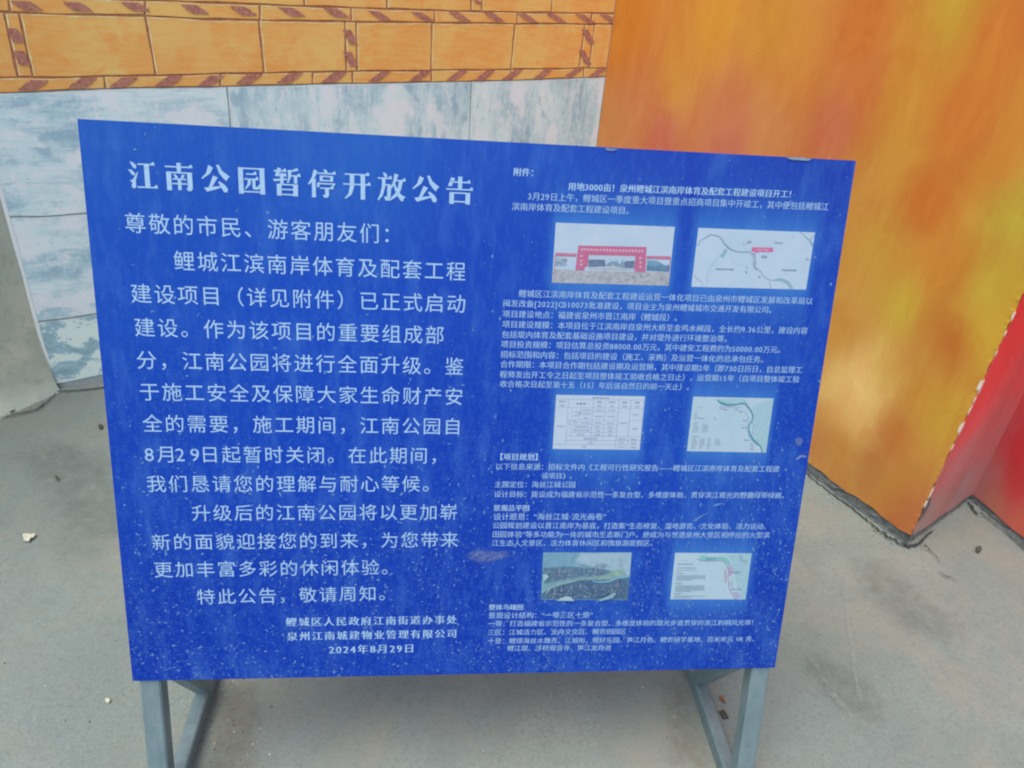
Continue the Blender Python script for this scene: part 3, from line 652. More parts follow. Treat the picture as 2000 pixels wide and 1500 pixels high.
SMALL = [('附件：', (1003, 335.5), (1035, 337), '件', 1), ('用地3000亩！泉州鲤城江滨南岸体育及配套工程建设项目开工！', (1110, 364), (1539, 379), '工', 1),
  ('3月29日上午，鲤城区一季度重大项目暨重点招商项目集中开竣工，其中便包括鲤城江', (1031, 383), (1618, 404), '江', 0), ('滨南岸体育及配套工程建设项目。', (1000, 403), (1222, 411), '目', 0),
  ('鲤城区江滨南岸体育及配套工程建设运营一体化项目已由泉州市鲤城区发展和改革局以', (1013.5, 573), (1587, 588), '以', 0), ('闽发改备[2022]C010073批准建设，项目业主为泉州鲤城城市交通开发有限公司。', (982.5, 592), (1501, 605), '司', 0),
  ('项目建设地点：福建省泉州市晋江南岸（鲤城段）。', (982, 613), (1301.5, 620), '段', 0), ('项目建设规模：本项目位于江滨南岸自泉州大桥至金鸡水闸段，全长约9.36公里，建设内容', (981.5, 633), (1577, 646), '容', 0),
  ('包括堤内体育及配套基础设施项目建设，并对堤外进行环境整治等。', (980.5, 653), (1414, 661.5), '等', 0), ('项目投资规模：项目估算总投资88000.00万元，其中建安工程费约为50000.00万元。', (979, 672), (1518, 683), '元', 0),
  ('招标范围和内容：包括项目的建设（施工、采购）及运营一体化的总承包任务。', (978, 692), (1485, 702), '务', 0), ('合作期限：本项目合作期包括建设期及运营期，其中建设期2年（即730日历日，自总监理工', (977.5, 711), (1566.5, 722.5), '工', 0),
  ('程师发出开工令之日起至项目整体竣工验收合格之日止），运营期15年（自项目整体竣工验', (976.5, 731), (1561, 741), '验', 0), ('收合格次日起至第十五（15）年后该自然日的前一天止）。', (976.5, 749.5), (1326, 755.5), '止', 0),
  ('【项目规划】', (968, 892), (1044, 892.5), '划', 1), ('以下信息来源：招标文件内《工程可行性研究报告——鲤城区江滨南岸体育及配套工程建', (968, 911), (1522, 916), '建', 0), ('设项目》。', (1058, 929), (1098, 929.5), '目', 0),
  ('主题定位：海丝江城公园', (966, 946), (1124, 946.5), '园', 0), ('设计目标：建设成为福建省示范性一条复合型、多维度体验、贯穿滨江观光的野趣绿带绿廊。', (965, 965), (1526, 967.5), '廊', 0),
  ('景观总平图', (964, 992), (1034, 992), '图', 1), ('设计愿景：“海丝江城·流光画卷”', (964, 1009), (1177, 1009), '卷', 0), ('公园规划建设以晋江南岸为基底，打造集“生态修复、湿地游览、文化体验、活力运动、', (962, 1026), (1491, 1028), '动', 0),
  ('田园体验”等多功能为一体的城市生态新门户，使成为与世遗泉州大景区相呼应的大型滨', (962, 1043.5), (1503, 1045), '滨', 0), ('江生态人文景区、活力体育休闲区和微旅游度假区。', (961, 1060.5), (1269, 1060.5), '区', 0),
  ('整体鸟瞰图', (955, 1186), (1022, 1186), '图', 1), ('景观设计结构：“一带三区十景”', (954, 1202), (1151, 1201), '景', 0), ('一带：打造福建省示范性的一条复合型、多维度体验的观光步道贯穿的滨江刺桐风光带！', (953.5, 1218), (1466, 1216), '带', 0),
  ('三区：江城活力区、龙舟文化区、鲤农田园区', (953, 1235), (1223, 1233), '区', 0), ('十景：鲤颂海丝水舞秀、江城街、鲤好乐园、笋江月色、鲤农研学基地、百米宋元 VR 秀、', (953, 1252), (1468, 1248), '秀', 0), ('鲤江堤、浮桥观音寺、笋江龙舟池', (991, 1266), (1193.5, 1265), '池', 0)]
for s, a, b, l, bold in SMALL:
    text_line('heading_line' if bold else 'small_text_line', s, a, b, l, 1.0, smear=.022 if bold else .010, mat='text' if bold else 'text_s', ink=.92)

# heavy serif title, drawn stroke by stroke on a 100 x 100 grid (y down)
def Hs(x0, y, x1, t=5): return [[(x0, y - t / 2), (x1 - 14, y - t / 2), (x1 - 7, y - t / 2 - 7), (x1 - 3, y - t / 2 - 6), (x1, y + t / 2), (x0, y + t / 2)]]
def Hb(x0, y, x1, t=5): return [[(x0, y - t / 2), (x1, y - t / 2), (x1, y + t / 2), (x0, y + t / 2)]]
def Vs(x, y0, y1, w=17): return [[(x - w / 2, y0), (x + w / 2 + 2, y0), (x + w / 2, y0 + 4), (x + w / 2, y1), (x - w / 2, y1)]]
TITLE = {
 '江': [[(8, 5), (22, 10), (31, 20), (28, 30), (20, 28)], [(1, 32), (15, 36), (25, 46), (22, 54), (13, 51)], [(5, 70), (14, 69), (33, 40), (35, 41), (25, 72), (25, 94), (16, 99), (9, 91), (13, 80)]] + Hs(35, 14, 94) + Vs(65, 12, 92, 17) + Hs(29, 93, 100),
 '南': Hs(2, 17, 98) + Vs(50, 3, 36, 14) + Vs(14, 34, 99) + Hb(8, 37, 92) + Vs(86, 35, 92) + [[(72, 90), (93.5, 88), (93.5, 93), (88, 99), (78, 99)]] + [[(30, 43), (36, 42), (45, 50), (44, 57), (37, 57)], [(60, 42), (70, 46), (60, 58), (54, 58)]] + Hb(27, 59, 73) + Hb(25, 75, 75) + Vs(50, 58, 97, 12),
 '公': [[(27, 5), (43, 13), (32, 34), (4, 54), (1, 51), (18, 33)], [(54, 3), (64, 3), (73, 22), (100, 42), (92, 49), (88, 58), (78, 50), (64, 32)], [(42, 40), (58, 47), (34, 84), (24, 84)], [(8, 84), (30, 81), (68, 76), (70, 81), (44, 90), (18, 98)], [(58, 62), (65, 60), (84, 74), (92, 88), (88, 97), (78, 98)]],
 '园': Vs(13, 7, 99) + Vs(88, 7, 99) + Hb(8, 10, 94) + Hb(12, 91, 88) + Hs(32, 29, 70) + Hs(25, 47, 76) + [[(38, 47), (49, 47), (46, 66), (28, 84), (25, 82), (36, 64)], [(53, 47), (64, 47), (64, 73), (72, 73), (76, 64), (79, 65), (79, 78), (73, 83), (57, 83), (53, 78)]],
 '暂': Hs(4, 13, 50) + [[(18, 1), (31, 5), (22, 30), (8, 30)]] + Hs(10, 29, 50) + Vs(32, 20, 57, 12) + [[(0, 42), (50, 38), (50, 43), (6, 50)]] + [[(87, 0), (93, 9), (66, 15), (64, 11)], [(54, 8), (66, 8), (66, 30), (56, 54), (50, 53), (55, 32)]] + Hs(62, 28, 100) + Vs(81, 28, 55, 12) + Vs(22, 58, 100) + Vs(80, 58, 100) + Hb(18, 60, 86) + Hb(22, 77, 78) + Hb(22, 95, 78),
 '停': [[(21, 1), (35, 7), (18, 42), (2, 56), (-1, 53), (13, 30)]] + Vs(20, 34, 100, 14) + [[(56, -1), (67, 2), (71, 13), (60, 13)]] + Hs(34, 14, 100) + Vs(47, 22, 42, 11) + Vs(84, 22, 42, 11) + Hb(44, 24, 89) + Hb(44, 39, 84) + Hb(34, 50, 96) + [[(33, 46), (42, 46), (39, 64), (31, 62)], [(88, 47), (99, 48), (89, 62), (86, 61)]] + Hs(42, 66, 92) + Vs(67, 66, 94, 14) + [[(50, 90), (70, 89), (74, 92), (68, 100), (58, 100)]],
 '开': Hs(6, 12, 95) + Hs(0, 47, 100) + [[(24, 12), (40, 12), (40, 54), (30, 84), (8, 100), (5, 97), (19, 80), (24, 54)]] + Vs(71, 12, 100, 16),
 '放': [[(18, -1), (31, 3), (35, 16), (24, 16)]] + Hs(0, 20, 52) + [[(15, 20), (28, 20), (27, 50), (17, 84), (2, 100), (-1, 97), (9, 76), (15, 48)]] + Hb(24, 43, 46) + [[(35, 43), (49, 41), (47, 84), (41, 99), (28, 99), (23, 86), (34, 84)]] + [[(60, 1), (75, 6), (62, 40), (50, 56), (47, 54), (57, 24)]] + Hs(60, 26, 102) + [[(77, 26), (91, 28), (84, 60), (66, 86), (43, 100), (40, 97), (62, 74), (73, 50)], [(57, 36), (62, 36), (73, 60), (85, 76), (102, 84), (95, 90), (92, 100), (84, 98), (69, 78), (61, 56)]],
 '告': [[(18, 4), (32, 8), (20, 36), (6, 36)]] + Hs(18, 21, 90) + Vs(51, 1, 47, 15) + Hs(0, 47, 100) + Vs(21, 58, 100) + Vs(81, 58, 100) + Hb(16, 60, 87) + Hb(20, 91, 80)}
(ul, vl), (ur, vr) = buv((250, 340)), buv((924, 373))
size = (buv((258, 368))[1] - buv((252, 311))[1]) / 100.0
pit = (ur - ul - size * 100) / 9
for i, ch in enumerate('江南公园暂停开放公告'):
    mb = MB(); vc = vl + (vr - vl) * i / 9
    for j, st in enumerate(TITLE[ch]):
        mb.add([BP(ul + pit * i + x * size, vc + (y - 50) * size, .0002 + j * .00004) for x, y in st], [tuple(range(len(st)))[::-1]])
    mb.build('title_character', M['text'], board)

# ---------------------------------------------------------------- six printed pictures
class Pic:
    def __init__(s, key, origin, scale, basemat):
        s.q = PIC[key]; s.o = origin; s.k = scale; s.mats = []; s.mb = MB(); s.layer = .00025
        s.root = mesh_obj('printed_picture', [BP(*buv(p), .0002) for p in s.q], [(0, 3, 2, 1)], basemat, board)
    def mat(s, c, var=6):
        c = tuple(np.round(np.array(c) * .80 + np.array((160, 184, 216)) * .20, 1))      # bluish haze veil mixed into the ink colours
        key = ('pic', tuple(c), var)
        if key not in GL: GL[key] = m_print('print_ink', c, .5, var)
        if GL[key] not in s.mats: s.mats.append(GL[key])
        return s.mats.index(GL[key])
    def P(s, x, y): return buv((s.o[0] + x * s.k, s.o[1] + y * s.k))
    def poly(s, pts, c, var=6):
        s.layer += .000006
        a = [s.P(*p) for p in pts]; area = sum(a[i][0] * a[(i + 1) % len(a)][1] - a[(i + 1) % len(a)][0] * a[i][1] for i in range(len(a)))
        f = list(range(len(a)));  f = f[::-1] if area > 0 else f
        s.mb.add([BP(u, v, s.layer) for u, v in a], [tuple(f)], s.mat(c, var))
    def line(s, pts, w, c):
        s.layer += .000006; a = [np.array(s.P(*p)) for p in pts]; w = (w if isinstance(w, (list, tuple)) else [w] * len(a)); v = []
        for i, q in enumerate(a):
            d = a[min(i + 1, len(a) - 1)] - a[max(i - 1, 0)]; d /= np.linalg.norm(d) + 1e-9; n = np.array([-d[1], d[0]]); hwid = w[i] * s.k * .00080 / 2
            v += [BP(*(q + n * hwid), s.layer), BP(*(q - n * hwid), s.layer)]
        s.mb.add(v, [(2 * i, 2 * i + 1, 2 * i + 3, 2 * i + 2) for i in range(len(a) - 1)], s.mat(c))
    def scribble(s, x0, y0, x1, y1, h, n, c, seed=0):   # caption too small to read: a row of tiny ink ticks
        rr = random.Random(seed)
        for i in range(n):
            t = (i + .5) / n; x = x0 + (x1 - x0) * t; y = y0 + (y1 - y0) * t; w = (abs(x1 - x0) + abs(y1 - y0)) / n
            s.poly([(x - w * .36, y - h * rr.uniform(.3, .5)), (x + w * .36, y - h * rr.uniform(.3, .5)), (x + w * rr.uniform(.1, .36), y + h * rr.uniform(.3, .5)), (x - w * .3, y + h * rr.uniform(.2, .5))], c)
    def done(s, name): s.mb.build(name, s.mats, s.root)
def m_pic_base(name, a, b, scale=20, var=None):
    t = NT(name, .5, .35); t.color(t.ramp(t.noise(t.pos(), scale, 5, .65), (.35, rgba(a)), (.65, rgba(b)))); return t.m
INK = (112, 132, 168)
# site entrance with the red arch
p = Pic('arch', (1060, 420), .14, m_pic_base('print_sky', (176, 200, 228), (186, 206, 230)))
mud = m_pic_base('print_mud', (150, 152, 164), (176, 174, 178), 90); p.mats.append(mud); GL['mud'] = mud
p.poly([(140, 745), (460, 770), (1780, 800), (1757, 983), (128, 944)], (168, 170, 180), 18)
for i in range(46):
    x = 170 + random.random() * 1550; y = 790 + random.random() * 140 + (x - 170) * .02; w = 20 + random.random() * 60
    p.poly([(x, y), (x + w * .5, y - 9), (x + w, y + 2), (x + w * .6, y + 10)], random.choice([(134, 140, 156), (150, 152, 162), (188, 190, 196), (160, 156, 158)]))
p.poly([(168, 590), (330, 600), (325, 715), (160, 710)], (150, 176, 200), 14)
for i in range(20):
    x = 178 + random.random() * 140; y = 600 + random.random() * 100; p.poly([(x, y), (x + 22, y), (x + 20, y + 16), (x, y + 14)], random.choice([(100, 124, 150), (124, 150, 176)]))
p.poly([(1455, 625), (1600, 640), (1700, 700), (1775, 690), (1765, 790), (1445, 775)], (96, 146, 180), 16); p.poly([(1450, 700), (1560, 720), (1660, 690), (1770, 720), (1765, 790), (1445, 775)], (74, 116, 152), 16)
p.poly([(640, 560), (1290, 570), (1280, 760), (630, 740)], (178, 200, 224))
p.poly([(640, 620), (870, 622), (880, 720), (635, 725)], (86, 106, 142), 16); p.poly([(1150, 640), (1280, 640), (1278, 745), (1090, 735)], (86, 106, 142), 16)
p.poly([(880, 690), (960, 640), (1015, 650), (1022, 600), (1032, 650), (1080, 690), (1105, 618), (1140, 690), (1150, 730), (890, 715)], (110, 144, 168), 14)
p.poly([(860, 730), (980, 700), (1120, 740), (1270, 765), (640, 750)], (176, 184, 194), 10)
RED = (194, 88, 130); PAL = (224, 160, 190)
p.poly([(180, 525), (470, 540), (465, 578), (172, 570)], RED); p.poly([(1450, 570), (1780, 575), (1785, 618), (1452, 608)], RED)
p.line([(176, 560), (165, 740)], 10, RED); p.line([(1782, 600), (1765, 770)], 10, RED)
p.poly([(497, 425), (1447, 445), (1438, 575), (480, 555)], RED); p.poly([(480, 545), (640, 560), (628, 700), (582, 735), (580, 768), (455, 768)], RED); p.poly([(1292, 565), (1442, 565), (1432, 800), (1275, 780)], RED)
p.scribble(525, 480, 1410, 505, 44, 20, PAL, 1); p.scribble(195, 548, 455, 556, 12, 16, PAL, 2); p.scribble(1470, 592, 1770, 596, 12, 16, PAL, 3)
for y in (572, 634, 690): p.scribble(508, y, 568, y + 3, 40, 1, PAL, y); 
for y in (600, 660, 722): p.scribble(1336, y, 1388, y + 3, 40, 1, PAL, y)
p.done('printed_scene')
# location map
p = Pic('map', (1340, 430), .135, m_pic_base('print_map_paper', (176, 202, 228), (184, 206, 232)))
GB, GR = (126, 152, 184), (132, 178, 200)
p.line([(148, 362), (185, 355), (200, 300), (260, 265), (310, 240), (350, 210), (400, 218), (470, 235), (510, 270), (545, 330), (580, 370)], [14, 16, 16, 18, 20, 20, 20, 20, 22, 24, 30], GB)
p.line([(580, 370), (620, 410), (680, 440), (760, 462), (850, 462), (930, 460)], [34, 30, 24, 20, 18, 24], GB)
p.line([(930, 460), (975, 510), (985, 560), (975, 620), (990, 680), (1030, 720)], [44, 62, 64, 50, 50, 50], (158, 178, 206)); p.line([(960, 470), (1000, 530), (998, 600), (980, 650), (1010, 700), (1080, 740), (1110, 800), (1150, 840), (1220, 868), (1300, 876)], 14, GB)
p.line([(1285, 870), (1330, 862), (1400, 872), (1460, 900), (1500, 950), (1518, 998)], [20, 44, 48, 52, 54, 50], GR); p.line([(1285, 862), (1340, 842), (1420, 858), (1490, 900), (1535, 960), (1548, 999)], 8, GB)
p.line([(1650, 175), (1720, 235), (1785, 295), (1815, 340), (1828, 380)], [12, 14, 18, 34, 20], GB); p.line([(1785, 295), (1830, 245), (1860, 215)], 12, GB)
p.poly([(572, 410), (600, 440), (528, 556), (487, 520)], (128, 176, 200)); p.line([(455, 540), (400, 620), (340, 690), (325, 770), (285, 810), (310, 870), (300, 940)], 6, (150, 164, 192))
p.line([(640, 490), (660, 590), (760, 640), (880, 690)], 4, (168, 180, 204)); p.line([(118, 790), (150, 850), (235, 900), (232, 960)], 8, (120, 140, 176)); p.line([(1212, 880), (1205, 920), (1225, 960), (1215, 998)], 9, (110, 130, 170))
p.line([(872, 670), (880, 700)], 12, INK); p.poly([(848, 735), (890, 745), (870, 780)], INK)
p.poly([(950, 392), (1260, 398), (1257, 462), (1050, 460), (985, 490), (1000, 456), (945, 448)], (206, 92, 144)); p.scribble(1015, 428, 1190, 432, 34, 5, (226, 160, 192), 4)
p.scribble(430, 708, 690, 716, 30, 8, (92, 112, 152), 5); p.scribble(1382, 722, 1600, 732, 32, 6, (92, 112, 152), 6); p.scribble(880, 325, 945, 315, 46, 2, INK, 7); p.scribble(815, 345, 860, 345, 18, 2, INK, 8)
p.scribble(1272, 328, 1395, 334, 28, 5, INK, 9); p.scribble(1088, 530, 1170, 535, 46, 3, INK, 10); p.scribble(1040, 822, 1078, 824, 34, 2, INK, 11); p.scribble(1725, 565, 1775, 572, 26, 2, INK, 12); p.scribble(985, 620, 1020, 620, 40, 2, GB, 13)
p.done('printed_map')
# figures table
p = Pic('table', (1060, 760), .115, m_pic_base('print_table_paper', (184, 204, 230), (190, 208, 232)))
LNC = (134, 154, 188)
for a, b, w in [((230, 172), (1725, 185), 7), ((232, 308), (1720, 325), 5), ((640, 390), (1285, 395), 5), ((500, 520), (1262, 525), 5), ((1465, 530), (1690, 535), 5), ((490, 600), (1262, 605), 5), ((480, 668), (1258, 672), 5), ((475, 735), (1252, 738), 5), ((395, 798), (1650, 806), 6), ((390, 868), (1645, 876), 7), ((190, 938), (1640, 946), 6),
                ((438, 172), (388, 938), 7), ((500, 308), (465, 798), 6), ((642, 310), (625, 520), 6), ((862, 178), (820, 802), 7), ((1070, 180), (1020, 802), 7), ((1302, 182), (1228, 1018), 8), ((1500, 184), (1425, 1020), 8), ((235, 100), (168, 1012), 4), ((1720, 125), (1645, 1028), 4)]:
    p.line([a, b], w, LNC)
p.scribble(840, 150, 1130, 152, 34, 7, (104, 124, 164), 1)
for x0, x1, y in [(275, 395, 210), (920, 1005, 218), (1120, 1240, 222), (1350, 1435, 225), (1565, 1645, 228), (565, 735, 245)]: p.scribble(x0, y, x1, y + 2, 36, 3, (110, 130, 168), y)
for x0, x1, y in [(290, 370, 275), (920, 1005, 285), (1145, 1210, 290), (1350, 1435, 290), (1570, 1635, 292)]: p.scribble(x0, y, x1, y + 2, 26, 3, (126, 146, 182), y)
for x0, x1, y in [(660, 825, 352), (890, 1020, 355), (1110, 1225, 355), (660, 825, 422), (700, 770, 488), (885, 1010, 460), (1095, 1225, 460), (525, 600, 382), (525, 600, 445), (1530, 1630, 432), (520, 600, 560), (645, 805, 562), (880, 1000, 565), (1090, 1210, 570), (1290, 1435, 570), (235, 380, 625), (530, 775, 632), (890, 970, 635), (1095, 1190, 640), (510, 795, 697), (900, 970, 702), (1100, 1180, 705), (580, 705, 768), (865, 975, 770), (1100, 1175, 772), (700, 925, 836), (1280, 1400, 845), (1490, 1590, 848), (775, 850, 905), (1285, 1385, 910), (1490, 1585, 912), (670, 740, 972), (1265, 1395, 980), (1470, 1600, 984), (1520, 1610, 670), (435, 465, 525), (435, 465, 585)]:
    p.scribble(x0, y, x1, y + 2, 24, max(2, int((x1 - x0) / 30)), (150, 168, 200), y)
p.done('printed_table')
# riverside plan
p = Pic('plan', (1330, 760), .1, m_pic_base('print_plan_paper', (170, 200, 220), (180, 204, 226)))
TE = (72, 142, 166)
p.poly([(1400, 320), (1810, 180), (1660, 1240), (1600, 1238), (1440, 950), (1420, 700)], (158, 198, 212)); p.poly([(700, 190), (1240, 190), (1300, 300), (1000, 320), (760, 290)], (152, 196, 208))
p.line([(700, 215), (790, 275), (900, 310), (1050, 305), (1180, 280), (1260, 290), (1310, 350)], [20, 60, 60, 44, 40, 46, 44], TE); p.line([(1310, 350), (1370, 430), (1405, 520), (1390, 610), (1335, 700), (1320, 780), (1350, 880), (1400, 980), (1480, 1060), (1560, 1120), (1585, 1238)], [44, 40, 36, 34, 34, 30, 44, 60, 56, 40, 30], TE)
p.line([(1250, 440), (1310, 540), (1320, 640), (1290, 740), (1310, 860), (1340, 960)], 26, (146, 178, 200)); p.line([(1390, 640), (1420, 720), (1400, 820), (1420, 900)], 22, (132, 178, 196)); p.line([(750, 340), (900, 350), (1050, 350), (1200, 360)], 26, (168, 172, 206)); p.poly([(1350, 1040), (1420, 1060), (1420, 1160), (1360, 1140)], (168, 172, 206))
for x0, y0, x1, y1, n in [(750, 375, 810, 380, 3), (815, 395, 910, 400, 4), (1050, 400, 1115, 402, 3), (1125, 438, 1215, 435, 4), (1205, 610, 1290, 612, 4), (1180, 752, 1290, 754, 4), (1230, 995, 1330, 1000, 4), (1350, 1175, 1415, 1180, 3)]: p.scribble(x0, y0, x1, y1, 32, n, (100, 126, 160), x0)
p.line([(295, 435), (292, 500)], 10, INK); p.line([(262, 500), (268, 528), (320, 510)], 8, INK); p.line([(258, 575), (300, 555), (370, 565), (445, 580)], 14, INK); p.scribble(300, 348, 450, 356, 18, 5, (158, 180, 208), 3)
p.scribble(252, 655, 340, 656, 20, 4, INK, 4); p.scribble(222, 920, 355, 922, 22, 6, INK, 5)
for x, y0, n, w in [(250, 690, 8, 110), (425, 690, 8, 120), (220, 965, 10, 120), (370, 965, 10, 115), (520, 965, 10, 80), (670, 968, 6, 110)]:
    for i in range(n):
        yy = y0 + i * 20.5; xx = x - i * 2.6; p.scribble(xx, yy, xx + 14, yy, 16, 1, (120, 124, 158), i); p.scribble(xx + 24, yy, xx + w * (.5 + .5 * random.random()), yy, 10, 5, (146, 164, 196), i + x)
p.done('printed_plan')
# aerial view of the riverside
p = Pic('aerial', (1040, 1065), .105, m_pic_base('print_aerial', (104, 152, 180), (134, 176, 196), 45))
p.poly([(205, 145), (900, 145), (700, 330), (205, 430)], (104, 154, 184), 10); p.poly([(900, 145), (1840, 140), (1810, 560), (1500, 480), (1100, 400), (800, 300)], (150, 184, 206), 10)
p.poly([(200, 420), (600, 390), (1100, 420), (1500, 480), (1300, 560), (800, 600), (300, 700), (180, 600)], (74, 116, 146), 18)
p.poly([(170, 900), (350, 790), (700, 680), (1000, 640), (1400, 640), (1800, 600), (1775, 1010), (160, 1000)], (48, 84, 122), 18)
p.poly([(165, 860), (250, 760), (560, 680), (800, 610), (1100, 590), (1400, 560), (1560, 440), (1700, 480), (1750, 540), (1500, 620), (1200, 640), (800, 650), (350, 790)], (118, 160, 164), 16)
p.poly([(1150, 610), (1350, 570), (1500, 480), (1640, 440), (1700, 500), (1500, 590), (1250, 640)], (126, 166, 150), 16); p.line([(1100, 660), (1250, 680), (1420, 670), (1560, 620), (1780, 560)], [20, 40, 44, 34, 24], (112, 172, 198)); p.line([(250, 900), (340, 790), (560, 715), (800, 660)], 26, (134, 184, 178))
for i in range(900):
    if i % 2: x = 200 + random.random() * 1200; y = 380 + random.random() * 210 + (.12 * (900 - x))
    else: x = 300 + random.random() * 1350; y = 730 + random.random() * 210 - (x - 900) * .08
    h = 8 + random.random() * 24; w = 5 + random.random() * 10
    p.poly([(x, y), (x + w, y), (x + w, y + h), (x, y + h)], random.choice([(160, 198, 214), (126, 162, 190), (54, 84, 130), (96, 120, 164), (74, 116, 140), (150, 160, 196)]))
for x, y0, y1 in [(490, 400, 540), (1275, 295, 460), (1640, 215, 375), (880, 680, 770), (1570, 620, 740), (530, 740, 830), (405, 800, 900), (1170, 400, 480)]: p.line([(x, y0), (x - 4, y1)], 18, (146, 140, 178))
p.poly([(430, 1000), (590, 920), (700, 925), (770, 1005)], (160, 196, 212)); p.poly([(1190, 990), (1380, 920), (1490, 850), (1550, 860), (1480, 950), (1260, 1010)], (120, 168, 190)); p.poly([(180, 520), (260, 510), (300, 560), (200, 640)], (150, 196, 206))
p.done('printed_view')
# landscape structure plan
p = Pic('zones', (1300, 1065), .095, m_pic_base('print_zone_paper', (170, 202, 222), (178, 204, 226)))
p.poly([(760, 190), (1200, 185), (1300, 250), (1390, 420), (1420, 700), (1560, 1080), (1640, 1110), (1770, 165)], (154, 196, 212)); p.poly([(720, 205), (900, 240), (1180, 232), (1270, 265), (1310, 320), (1345, 380), (1320, 410), (1280, 405), (1230, 345), (1170, 312), (1000, 318), (780, 318), (700, 300)], (116, 190, 190))
p.poly([(1285, 410), (1340, 415), (1380, 480), (1385, 580), (1310, 660), (1275, 600), (1300, 500)], (178, 164, 200)); p.poly([(1300, 780), (1390, 640), (1400, 900), (1350, 930)], (160, 190, 206)); p.poly([(1370, 960), (1480, 950), (1560, 1085), (1450, 1108)], (166, 168, 204))
p.line([(650, 270), (700, 312), (820, 325), (1000, 322), (1120, 312), (1190, 335), (1240, 390), (1285, 470), (1292, 560), (1272, 650), (1300, 760), (1300, 880), (1340, 960), (1400, 1060), (1435, 1105)], 17, (150, 104, 150)); p.line([(1230, 490), (1225, 640), (1228, 770)], 24, (190, 134, 172)); p.line([(1345, 375), (1385, 450), (1395, 540)], 8, (120, 150, 180))
for x0, y0, x1, y1, h, n, c in [(830, 276, 1035, 276, 30, 6, (70, 110, 136)), (1335, 556, 1535, 556, 34, 6, (82, 106, 142)), (1345, 906, 1550, 906, 34, 6, (82, 106, 142)), (260, 318, 450, 318, 14, 7, (150, 172, 200)), (250, 392, 570, 388, 34, 6, (100, 124, 156)), (225, 465, 605, 462, 24, 8, (112, 136, 168)), (215, 512, 640, 508, 18, 16, (132, 156, 184)), (1225, 490, 1235, 780, 14, 8, (160, 90, 140))]: p.scribble(x0, y0, x1, y1, h, n, c, x0 + y0)
for x0, y0, wd, n in [(222, 570, 250, 1), (220, 622, 600, 4), (200, 775, 250, 1), (200, 825, 590, 5), (172, 985, 250, 1), (170, 1035, 600, 2)]:
    for i in range(n): p.scribble(x0 - i * 3, y0 + i * 27, x0 + wd * (1 if i < n - 1 else .55), y0 + i * 27, 26 if n == 1 else 18, int(wd / 22), (146, 150, 182) if n == 1 else (124, 152, 180), i + x0)
p.line([(1540, 185), (1535, 260)], 10, INK); p.line([(1500, 240), (1530, 270), (1565, 240)], 6, INK); p.line([(1495, 320), (1540, 300), (1600, 305), (1690, 322)], 12, INK)
p.done('printed_zones')

# ---------------------------------------------------------------- dried drops and dust on the film
FILMS = [m_film('drop_residue_faint', (90, 146, 228), .26), m_film('drop_residue', (102, 156, 232), .46), m_film('drop_residue_bright', (124, 172, 236), .62)]
def blob(u, v, L, w, ang, rr, bend):
    up, dn = [], []; n = 4
    for i in range(n + 1):
        t = i / n * 2 - 1; x = t * L / 2; y = bend * (1 - t * t) * L; hh = w / 2 * math.sqrt(max(0.02, 1 - t * t)) * rr.uniform(.7, 1.2)
        up.append((x, y + hh)); dn.append((x, y - hh))
    ca, sa = math.cos(ang), math.sin(ang)
    return [(u + ca * x - sa * y, v + sa * x + ca * y) for x, y in up + dn[::-1]]
PBOX = []
for q in PIC.values():
    uv = np.array([buv(p) for p in q]); PBOX.append((uv[:, 0].min(), uv[:, 0].max(), uv[:, 1].min(), uv[:, 1].max()))
mb = MB(); rr = random.Random(11)
cnt = 0
while cnt < 26000:
    u, v = rr.random() * W_BOARD, rr.random() * H_BOARD; fu, fv = u / W_BOARD, v / H_BOARD
    dens = .04 + .96 * min(1, max(0, fv * 1.15 - .22 + .50 * max(0, fu - .36))) ** 1.2
    clump = .6 + .4 * math.sin(u * 31 + math.sin(v * 23) * 2) * math.sin(v * 37 + math.sin(u * 19) * 2)
    if rr.random() > dens * clump: continue
    if any(a < u < b and c < v < d for a, b, c, d in PBOX) and rr.random() < .93: continue
    vert = min(1, max(0, fu * 1.7 - .35 + .3 * (1 - fv)))
    ang = (math.pi / 2 + rr.gauss(0, .4)) if rr.random() < vert else rr.gauss(0, .7)
    big = rr.random() < (.10 if fv > .55 else .04)
    L = rr.uniform(.0014, .0034) * (2.0 if big else .85); w = L * rr.uniform(.25, .6)
    lvl = 2 if rr.random() < (.6 if big else .14) else (1 if rr.random() < .5 else 0)
    if not (.003 < u < W_BOARD - .003 and .003 < v < H_BOARD - .003): continue
    q = blob(u, v, L, w, ang, rr, rr.uniform(-.3, .3)); f = tuple(range(len(q)))[::-1]
    mb.add([BP(a, b, .0009 + (cnt % 40) * .00001) for a, b in q], [f], lvl); cnt += 1
tag(mb.build('dried_drops', FILMS, board), kind='stuff')
